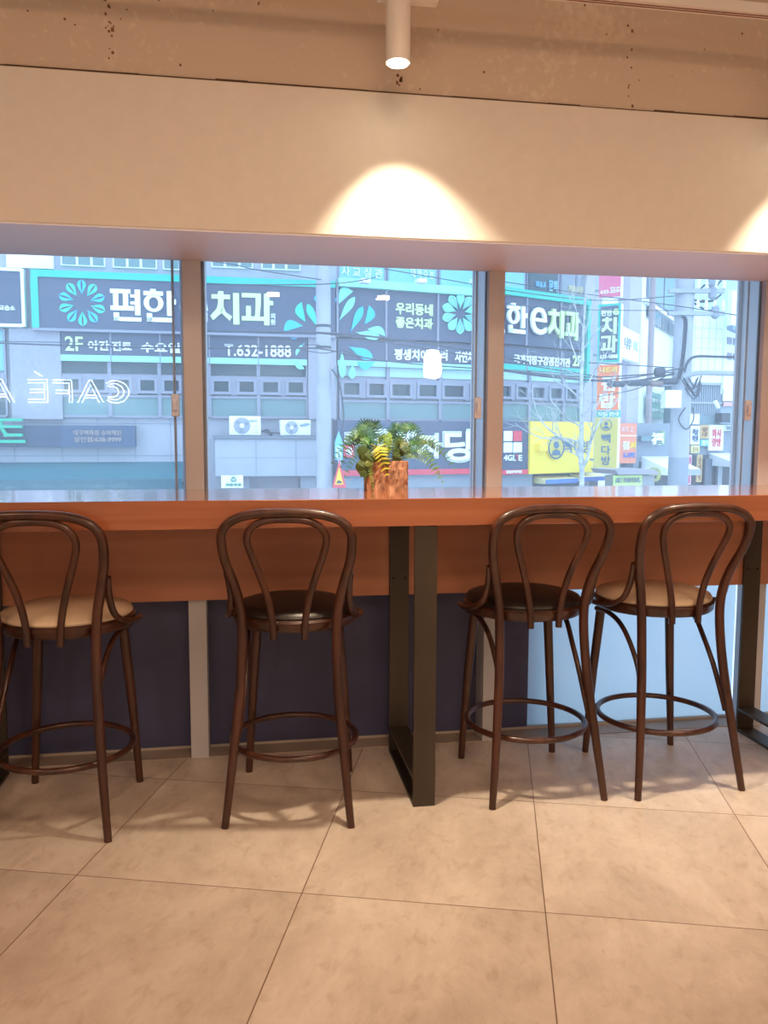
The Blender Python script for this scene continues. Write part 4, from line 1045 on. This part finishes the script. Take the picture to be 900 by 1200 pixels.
# splice boxes and overhead wires
def wire(pts, r, label, group='overhead street wires', m=O_cable):
    """pts: (px, py, distance)"""
    P = []
    for px, py, dd in pts:
        q = ray(px, py); k = dd / q.y; P.append(Vector((q.x * k, q.y * k, H + q.z * k)))
    o = MB().tube(spline(P, 6), r, 6).build('overhead_wire', m); tag(o, label, 'wire', group); return o
WL = 'thin dark overhead wire strung across the street'
wires = [([(-60, 400, 15), (0, 402, 15), (120, 406, 15), (240, 408, 15), (375, 408, 15.3)], .014, 'dark wire crossing the left window at the height of the clinic hours'),
 ([(-60, 399, 14.8), (60, 401, 14.8), (200, 404, 14.8), (375, 404, 15.3)], .007, 'thin wire just above the wire at the height of the clinic hours'),
 ([(240, 388, 15), (300, 388.5, 15), (378, 390, 15.2), (450, 396, 15), (560, 412, 14.5), (620, 425, 14)], .018, 'thick wire passing in front of the giant petal flower'),
 ([(300, 390, 15), (378, 391, 15.2), (470, 404, 15), (600, 425, 14.5), (700, 441, 14)], .010, 'wire drooping from the pole in front of the dental slogan'),
 ([(340, 407, 15.3), (378, 409, 15.2), (420, 418, 15), (480, 426, 15), (590, 434, 14.5), (690, 442, 14.2), (790, 436, 13.9)], .012, 'wire running from the left pole to the right pole'),
 ([(350, 409, 15.3), (379, 414, 15.2), (400, 411, 15.2), (430, 420, 15)], .008, 'short looping wire on the left pole'),
 ([(200, 333, 16.9), (378, 333, 15.3), (440, 325, 17)], .01, 'wire at the top of the left pole'),
 ([(450, 315, 14.5), (520, 327, 14.3), (600, 341, 14), (700, 352, 13.8), (790, 347, 13.8)], .008, 'upper wire rising left from the right pole'),
 ([(-60, 268, 14.5), (240, 305, 14.5), (300, 316, 14.5), (378, 328, 15.5)], .008, 'wire descending to the top of the left pole'),
 ([(590, 330, 14), (690, 345, 14), (790, 358, 13.8), (880, 372, 12)], .008, 'wire through the upper right window'),
 ([(590, 357, 14), (690, 363, 14), (790, 364, 13.8)], .007, 'second thin wire above the projecting signs'),
 ([(590, 434, 14), (640, 441, 14), (700, 446, 13.9), (740, 447, 13.9), (790, 438, 13.8)], .020, 'thick bundled cable carrying the splice boxes'),
 ([(700, 446, 13.9), (750, 441, 13.9), (790, 433, 13.8), (802, 432, 13.8)], .012, 'cable beside the splice boxes'),
 ([(802, 436, 13.8), (806, 425, 13.8), (815, 418, 13.8), (840, 418, 13.5), (880, 419, 13)], .022, 'thick cable curving right from the right pole'),
 ([(690, 425, 13.9), (740, 428, 13.9), (790, 431, 13.8)], .009, 'wire below the lime clinic blade sign'),
 ([(700, 465, 14.2), (745, 456, 14), (780, 441, 13.8)], .008, 'wire slanting over the orange blade sign')]
for p, r_, lb in wires: wire(p, r_, lb)
ph = wire([(802, 441, 13.7), (820, 437, 13.5), (850, 437.5, 13.3), (885, 438, 13)], .045, 'pale horizontal pipe arm right of the right pole', m=O_metal); ph['category'] = 'pipe'; ph.name = 'street_lamp_arm'
for i, (px, py, w2_, lb) in enumerate(((722, 450, .16, 'leftmost dark splice box on the cable'), (748, 449, .21, 'largest dark splice box on the cable'), (783, 447, .18, 'splice box next to the right pole'), (769, 449.5, .12, 'small brown splice box between two dark ones'), (773, 436, .1, 'small square splice box above the cable'))):
    q = ray(px, py); k = 13.85 / q.y; mb = MB(); h_ = .055 if i != 4 else .08
    mb.tube([(-w2_, 0, 0), (-w2_ * .8, 0, 0), (w2_ * .8, 0, 0), (w2_, 0, 0)], [h_ * .5, h_, h_, h_ * .5], 10)
    o = mb.build('splice_box', O_cable if i != 3 else om('brown_box', (.2, .15, .15)), loc=(q.x * k, q.y * k, H + q.z * k), rz=-YAW, smooth=True); tag(o, lb, 'splice box', 'cable splice boxes')

# ---- blade signs at the corner
PBL = Plane.through(714, 17.3, -38)
def blade(x0, x1, yt, yb, label, face, d=0, frame=None, fw=.05, side=None, th=.22, name='blade_sign'):
    st = Site(PBL, (x0 + x1) / 2, yb, name, label, 'projecting sign', d=d, group='projecting signs at the corner')
    a, b, c, e = st.rect(x0, x1, yt, yb, x0, .0)
    MB().box(a, b, 0, th, c, e, .005).build('sign_box', side or O_white2, st.t)
    if frame: MB().box(a, b, -.012, 0, c, e).build('frame', frame, st.t)
    MB().box(a + (fw if frame else 0), b - (fw if frame else 0), -.022, 0, c + (fw if frame else 0), e - (fw if frame else 0)).build('sign_face', face, st.t)
    MB().box(a - .12, a, .08, .12, c + .15, c + .2).build('bracket', O_grey, st.t)
    return st
q1 = blade(703.5, 729, 290, 349, 'pink blade sign with a telephone number, topmost of the column', O_pink)
q1.text('lettering', '633-3594', 704, 728.5, 340.5, 344.5, O_white, d=.022, bold=.02)
q1.text('lettering', '학원', 715, 728, 337, 339, O_white, d=.022, bold=.02)
q2 = blade(701.5, 728, 357, 425, 'dark blade sign with mint frame and lime letters, under the pink one', O_slate, frame=O_mint, fw=.05)
q2.text('lettering', '편한', 704.5, 717.5, 363.5, 370.5, O_white, d=.022, bold=.04)
q2.text('lettering', 'e', 718.5, 725.5, 362, 369.5, O_lime, d=.022, bold=.05)
glyph(q2, '치', 705, 723, 372, 392, O_lime, .022, .012)
glyph(q2, '과', 704.5, 723.5, 394, 413.5, O_lime, .022, .012)
q2.text('lettering', '632-1888', 703, 724, 416, 420.5, O_white, d=.022, bold=.03)
q3 = blade(700.5, 726, 428, 480.5, 'orange red blade sign with slanted white letters, in the middle of the column', O_orange)
q3.text('lettering', '나드리', 703, 723, 430.5, 437, O_yellow, d=.022, bold=.03)
q3.text('lettering', '김', 705, 721, 441, 458, O_white, d=.022, bold=.05)
q3.text('lettering', '밥', 703, 721, 461, 478, O_white, d=.022, bold=.05)
q4 = blade(697.5, 724.5, 489, 548, 'ochre yellow blade sign with vertical dark letters, lowest of the column', O_ochre, d=.15)
face_logo(q4, 710.5, 498, 7.2, .022, ring=O_blueink, fill=O_ochre, dz=.008)
for ch, y in (('빽', 508.5), ('다', 522), ('방', 534.5)): q4.text('lettering', ch, 705, 715.5, y, y + 10.5, O_blueink, d=.022, bold=.01)
q5 = sign(PBL, 699, 727, 481, 489, 'small_mint_sign', 'small mint sign strip between the orange and ochre blade signs', 'sign', om('mint_sign', (.10, .45, .42)), d=-.1, th=.05, xr=699)
q5.text('lettering', '모텔 안내', 701, 725, 482.5, 487.5, O_white, d=.05, bold=.02)

# ---- side street buildings
sb = Site(PD, 730, 570, 'side_street_building', 'grey side street building with slanting window bands behind the blade signs', 'building')
def sbx(x0, x1, yt, yb, name, m, d0, d1, xr=None, site=sb): return site.part(name, x0, x1, yt, yb, m, d0, d1, xr=xr)
q0 = sb.L(702, 507)[0]; q1_ = sb.L(795, 507)[0]
MB().box(q0, q1_, 0, .4, ZG - sb.z, 9).build('wall', O_white2, sb.t)
for x0, x1, yt, yb, m_ in ((729, 745, 318, 347, O_glassc), (729, 745, 349, 371, O_glassc), (761, 768.5, 300, 349, O_glassc), (769.5, 779, 300, 356, O_glassc), (780, 793, 300, 363, O_glassc)):
    fo = sbx(x0, x1, yt, yb, 'window', O_alu, 0, .06); sbx(x0 + .7, x1 - .7, yt + 1, yb - 1, 'pane', O_glasst if x0 > 750 else m_, .06, .08)
for x0, x1 in ((761, 766.5), (767, 776), (776.5, 784), (784.5, 792)): sbx(x0, x1, 357 if x0 < 765 else 360, 371 if x0 < 765 else 376, 'railing_glass', O_glassd, .05, .09, xr=761)
sbx(760, 793, 352, 356, 'railing_bar', O_white2, .05, .16, xr=761)
sbx(743, 757, 200, 532, 'stone_pier', O_pillar, 0, .3)
k = sb.L(759.5, 500, .35); MB().tube([(k[0], -.35, ZG - sb.z), (k[0], -.35, 8)], .09, 10).build('downpipe', om('brown_pipe', (.34, .28, .30)), sb.t)
w_ = sign(PD, 728, 750, 382, 419, 'white_wall_sign', 'pale mint white wall sign with grey letters behind the lime blade sign', 'sign', O_white2, xr=730, d=.35, th=.15)
w_.text('lettering', '나무', 732, 739.5, 394, 408, O_grey, d=.15, bold=.01)
w_.text('small_lettering', '치과', 742, 747, 399, 410, om('pale_grey_ink', (.5, .6, .6)), d=.15)
gb = sign(PD, 728, 742, 429, 494, 'green_window_sheet', 'green window lettering sheet between blade signs and stone pier', 'sign', om('sheet_green', (.06, .42, .36)), xr=730, d=.08, th=.05)
gb.text('lettering', '수학\n영어\n교실', 731, 740, 432, 470, O_white, d=.05, bold=.01)
b5 = sign(PD, 762, 789, 459, 489, 'green_banner', 'green banner with white lettering left of the meter box', 'banner', O_bgreen, xr=762, d=.15, th=.05)
b5.text('lettering', '대표전화상담', 763, 786, 466.5, 471, O_white, d=.05, bold=.01)
b5.text('lettering', '국어·수학·영어', 763, 787, 478, 483, O_white, d=.05, bold=.01)
# glass frontage corner behind
PE = Plane.through(770, 21, 8)
se = Site(PE, 770, 575, 'corner_shop', 'dark shop front with a slanted white awning left of the right pole', 'shop')
se.part('shop_wall', 744, 800, 496, 760, O_grey, -2.0, .0, xr=770)
se.part('shop_window', 750, 796, 541, 575, O_dark, 0, .04, xr=770)
o1 = sign(PE, 724, 746.5, 496, 543, 'orange_poster', 'orange red shop poster right of the ochre blade sign', 'sign', om('salmon_sign', (.80, .26, .16)), xr=730, d=.25, th=.1)
o1.text('lettering', '피자 프', 728, 742, 500, 506.5, om('pale_rose', (.85, .6, .55)), d=.1, bold=.01)
o1.text('lettering', '점심', 730, 737, 517, 527, O_white, d=.1, bold=.04)
o1.text('lettering', '24시', 738.5, 745, 517, 526, O_yellow, d=.1, bold=.03)
o1.text('lettering', '도시락', 730, 744, 530, 537, O_blue2, d=.1, bold=.03)
o1.part('stripe', 724, 746.5, 510, 511, O_white, .1, .105)
o2 = Site(PE, 770, 522, 'character_sign', 'cluster of raised white characters on the dark shop front', 'sign', d=.05)
o2.part('backing_bar', 752, 765, 511, 517, om('teal_grey', (.16, .26, .30)), 0, .15)
o2.text('lettering', '福', 762, 776, 507, 521, O_white, d=.12, th=.08, bold=.05)
o2.part('round_end', 777, 780.5, 505, 521.5, om('moss', (.25, .42, .2)), 0, .2, bev=.05)
aw, bb = awning(PE, 754, 790, 535, 555, 'shop_awning', 'slanted pale striped awning left of the big right pole', O_white2, O_metal, out=1.2, drop=.30)
rd = Site(PE, 765, 562, 'round_shop_sign', 'round moss green shop sign with dark lettering under the pale awning', 'sign', d=1.6)
cx, cz = rd.L(765, 556); rr = rd.L(772, 556)[0] - cx
MB().lathe([(rr, 0), (rr, .1)], (cx, 0, cz), 28, 'y').build('disc', om('moss_disc', (.34, .36, .10)), rd.t)
rd.text('lettering', 'CAF', 760.5, 769.5, 550.5, 555, O_cable, d=.1, bold=.03); rd.text('lettering', 'AN', 762, 769, 557, 561, O_cable, d=.1, bold=.03)
g3 = Site(PE, 725, 575, 'roadside_stall', 'grey topped stall box with a pale green banner under the ochre blade sign', 'stall', d=2.6)
a, b, c, e = g3.rect(709, 752, 555, 575, 735)
MB().box(a, b, -.5, 0, ZG - g3.z, e - .02).build('stall_body', om('stall_grey', (.30, .32, .34)), g3.t)
MB().prism([(a - .05, e + .01), (b + .05, e + .01), (b - .1, e + .12), (a - .15, e + .12)], -.65, .4).build('stall_roof', om('mauve_roof', (.34, .31, .36)), g3.t)
g3.part('banner', 719, 752.5, 557, 569, om('pale_green_banner', (.60, .80, .28)), .5, .52, xr=735)
g3.text('lettering', 'ART PAINTING', 721, 750.5, 560, 566, O_grey, d=.53, bold=.0)
# buildings behind and right of pole 2
PF = Plane.through(835, 27, 12)
sf = Site(PF, 835, 575, 'white_panel_building', 'bright white panel clad building right of the big right pole', 'building')
sf.part('wall', 806, 848, 371, 760, O_white2, -3, 0, xr=820)
k = MB()
for i in range(1, 5):
    q = sf.L(806 + i * 8.2, 400)[0]; k.box(q - .01, q + .01, -.012, 0, sf.L(820, 436)[1], sf.L(820, 372)[1])
for y in (384, 396, 408, 420): z = sf.L(820, y)[1]; k.box(sf.L(806, 400)[0], sf.L(848, 400)[0], -.012, 0, z - .01, z + .01)
k.build('panel_seam', om('pale_seam', (.55, .62, .70)), sf.t)
PG = Plane.through(835, 30, 12)
sg2 = Site(PG, 850, 575, 'tall_grey_building', 'pale blue grey building rising at the right behind the white panel building', 'building')
a, b, c, e = sg2.rect(820, 851, 318, 580, 835)
m = MB(); m.prism([(a, ZG - sg2.z), (b, ZG - sg2.z), (b, e - 1.0), (b - 1.1 * .9, e + .6), (a, e + .6)], 0, 4); m.build('wall', om('hazy_blue_wall', (.36, .46, .58)), sg2.t)
PH_ = Plane.through(862, 28, 30)
sh = Site(PH_, 862, 575, 'far_right_building', 'pale building with a tilted rooftop billboard at the right edge of the window', 'building')
sh.part('wall', 850, 930, 385, 760, O_white2, -3, 0, xr=860)
sh.part('upper_wall', 864, 930, 290, 385, om('pale_cyan_wall', (.50, .70, .76)), -2, -.3, xr=864)
for i in range(6): sh.part('window', 853 + (i % 3) * 7, 858 + (i % 3) * 7, 396 + (i // 3) * 18, 404 + (i // 3) * 18, O_alu, 0, .03, xr=860)
bl = Site(PH_, 862, 385, 'rooftop_billboard', 'white tilted billboard panel at the upper right of the window view', 'billboard', d=.8)
a, b, c, e = bl.rect(853.5, 900, 340, 382, 853.5)
m = MB(); m.prism([(a, c), (b, c - .35), (b, e - .35), (a, e)], -.15, 0); m.build('board', O_white2, bl.t)
m = MB(); m.prism([(a, c), (b, c - .35), (b, c - .50), (a, c - .14)], -.22, 0); m.build('lower_edge', om('steel_blue', (.20, .30, .40)), bl.t)
# pale signs and the netted lower building between the right pole and the latch
PI_ = Plane.through(835, 23, 8)
si = Site(PI_, 835, 575, 'mesh_clad_building', 'low blue grey building clad in mesh right of the big right pole', 'building')
si.part('wall', 806, 900, 497, 760, O_grey, -1.5, 0, xr=840)
si.part('mesh_screen', 808, 845, 451, 497, om('mesh_blue', (.17, .26, .31)), -1.2, 0, xr=820)
si.part('roof_slab', 806, 846, 448, 451, O_metal, -1.4, .1, xr=820)
si.part('side_wall', 845, 900, 462, 497, om('hazy_grey_wall', (.35, .42, .50)), -1.5, -.1, xr=860)
k = MB()
for i in range(14): q = si.L(809 + i * 2.6, 470)[0]; k.box(q - .012, q + .012, -.03, 0, si.L(820, 486)[1], si.L(820, 452)[1])
z = si.L(820, 472)[1]; k.box(si.L(808, 470)[0], si.L(845, 470)[0], -.05, 0, z - .03, z + .03); k.build('mesh_rib', O_metal, si.t)
si.part('white_base', 806, 820, 485, 497, O_white2, 0, .05, xr=812)
si.part('dark_box', 846, 856, 484, 495, O_dark, 0, .3, xr=846)
si.part('white_wall', 848, 862, 455, 470, O_white2, -.05, .0, xr=850); si.part('pink_band', 848, 862, 471, 476, om('rose_band', (.7, .4, .42)), -.05, 0, xr=850)
for (x0, x1, yt, yb, label, f_, tx, tm) in ((800, 809, 498, 532, 'dark red poster with orange letters right of the right pole', om('maroon', (.38, .08, .14)), '노래\n연습', O_tan),
        (809.5, 820.5, 499, 521, 'white and blue poster on the shop row', O_white2, '미술\n학원', O_blueink), (821, 831, 498, 514, 'tan poster at the top of the shop row', O_tan, '태권\n도장', om('brown_ink', (.3, .15, .08))),
        (821, 831, 515, 523, 'light blue poster under the tan one', O_bluel, '합기', O_white), (831.5, 848.5, 498, 528, 'white poster with red brush marks on the shop row', O_white2, '화사\n랑방', O_red),
        (848.5, 863, 498, 505, 'pale grey sign strip next to the brush mark poster', om('pale_strip', (.55, .62, .68)), '복사 인쇄', O_grey), (810, 820, 522, 531, 'small pale yellow poster low on the shop row', om('pale_yellow', (.75, .70, .35)), '분식', O_tan)):
    st = sign(PI_, x0, x1, yt, yb, 'shop_poster', label, 'poster', f_, xr=(x0 + x1) / 2, d=.05, th=.08, group='posters on the shop row')
    mx, my = (x1 - x0) * .18, (yb - yt) * .15
    st.text('lettering', tx, x0 + mx, x1 - mx, yt + my, yb - my, tm, d=.08, bold=.02)
si.part('shop_opening', 808, 862, 533, 640, O_dark, 0, .03, xr=835)
for (x0, x1, yt, yb, label, f_, tx, tm) in ((799.5, 805.5, 536, 568, 'magenta vertical banner with lime letters beside the right pole', om('magenta', (.65, .07, .25)), '떡\n볶\n이', O_lime), (806, 811, 533, 568, 'pale pink vertical banner beside the magenta one', om('pale_pink', (.75, .5, .6)), '김\n밥', O_pink),
        (817.5, 823.5, 533, 565, 'tan vertical banner on the shop row', O_tan, '순\n대\n국', om('brown_ink', (.3, .15, .08)))):
    st = sign(PI_, x0, x1, yt, yb, 'vertical_banner', label, 'banner', f_, xr=x0, d=.25, th=.05, group='vertical banners on the shop row')
    st.text('lettering', tx, x0 + 1.2, x1 - 1.2, yt + 2, yb - 2, tm, d=.05, bold=.02)
for (x0, x1, yt, yb, nm_, lb, m_) in ((827, 835, 538, 570, 'shop_door', 'dark glass shop door behind the tan vertical banner', om('shop_door_blue', (.10, .13, .18))), (842, 847, 543, 570, 'door_post', 'pale door post under the white corner awning', O_metal)):
    st = sign(PI_, x0, x1, yt, yb, nm_, lb, 'door', m_, xr=x0, d=.1, th=.1)
aw, bb = awning(PI_, 833, 856, 531, 548, 'shop_awning', 'white awning with grey edge at the far right of the shop row', O_white2, O_white2, out=1.0, drop=.22)
lp = wire([(838, 470, 21), (842, 478, 21)], .06, 'bright slanted white fluorescent tube fixture on the mesh building', m=O_white2); lp.name = 'tube_fixture'; lp['category'] = 'light fixture'; lp.pop('group', None) if hasattr(lp, 'pop') else None
if 'group' in lp: del lp['group']

# ---- bare tree
random.seed(21)
def tree():
    q = ray(681, 507); D = 13.2; k = D / q.y; base = Vector((q.x * k, q.y * k, ZG))
    t = thing('bare_tree', 'leafless pale barked street tree in front of the yellow sign', 'tree', base, -YAW)
    def P(px, py, dy=0): 
        r = ray(px, py); kk = (D + dy) / r.y; p = Vector((r.x * kk, r.y * kk, H + r.z * kk)) - base
        return Matrix.Rotation(YAW, 3, 'Z') @ p
    MB().tube(spline([P(681, 575) * Vector((0, 0, 0)) if False else Vector((0, 0, 0)), P(681.5, 575), P(681, 540), P(681.5, 500), P(681, 460), P(682.5, 420), P(684, 385), P(686, 350), P(688, 320)], 5),
              [.046] * 6 + [.042] * 5 + [.038] * 5 + [.034] * 5 + [.031] * 5 + [.025] * 5 + [.019] * 5 + [.012] * 4 + [.008], 12).build('trunk', O_bark, t, smooth=True)
    def twigs(mb, p, d, L, r, depth):
        n = 5; pts = [p.copy()]; dd = d.normalized()
        for i in range(n):
            dd = (dd + Vector((random.uniform(-.16, .16), random.uniform(-.12, .12), random.uniform(-.04, .14)))).normalized(); pts.append(pts[-1] + dd * L / n)
        mb.tube(pts, [r * (1 - .6 * i / n) for i in range(n + 1)], 5)
        if depth > 0:
            for j in range(3 if depth > 1 else 3):
                i = random.randint(1, n); a = random.choice((-1, 1)) * random.uniform(.4, .9)
                nd = Matrix.Rotation(a, 3, 'Y') @ dd; nd.y += random.uniform(-.4, .4)
                twigs(mb, pts[i], nd, L * random.uniform(.5, .75), r * .55, depth - 1)
    limbs = [([(682, 545), (676, 528), (668, 519), (655, 512), (640, 500), (632, 488)], .028), ([(682, 548), (688, 538), (692, 520), (697, 505), (706, 490), (716, 478)], .032),
             ([(681, 470), (672, 460), (662, 452), (648, 446)], .016), ([(682, 462), (690, 448), (697, 435), (704, 424), (712, 412)], .016),
             ([(682, 430), (674, 415), (668, 398), (664, 380)], .014), ([(683, 410), (692, 398), (698, 388), (706, 382)], .012), ([(684, 385), (676, 366), (672, 350), (670, 338)], .010),
             ([(681, 500), (668, 492), (655, 480), (646, 470)], .014), ([(682, 520), (665, 514), (640, 514), (618, 506), (604, 496)], .015), ([(684, 395), (690, 375), (693, 360), (697, 340)], .010),
             ([(681, 485), (694, 480), (705, 468), (712, 455)], .013), ([(682, 440), (668, 436), (656, 425)], .010)]
    for pts, r_ in limbs:
        mb = MB(); P3 = [P(x, y, random.uniform(-.3, .3) * (i > 0)) for i, (x, y) in enumerate(pts)]; sp_ = spline(P3, 4); n = len(sp_)
        mb.tube(sp_, [r_ * (1 - .65 * i / (n - 1)) for i in range(n)], 7)
        for i in range(2, n, 3):
            dd = (sp_[min(i + 1, n - 1)] - sp_[i - 1]); dd = Matrix.Rotation(random.choice((-1, 1)) * random.uniform(.4, .8), 3, 'Y') @ dd; dd.z = abs(dd.z) + .02
            twigs(mb, sp_[i], dd, random.uniform(.3, .7), r_ * .32, 2)
        mb.build('branch', O_bark, t)
tree()
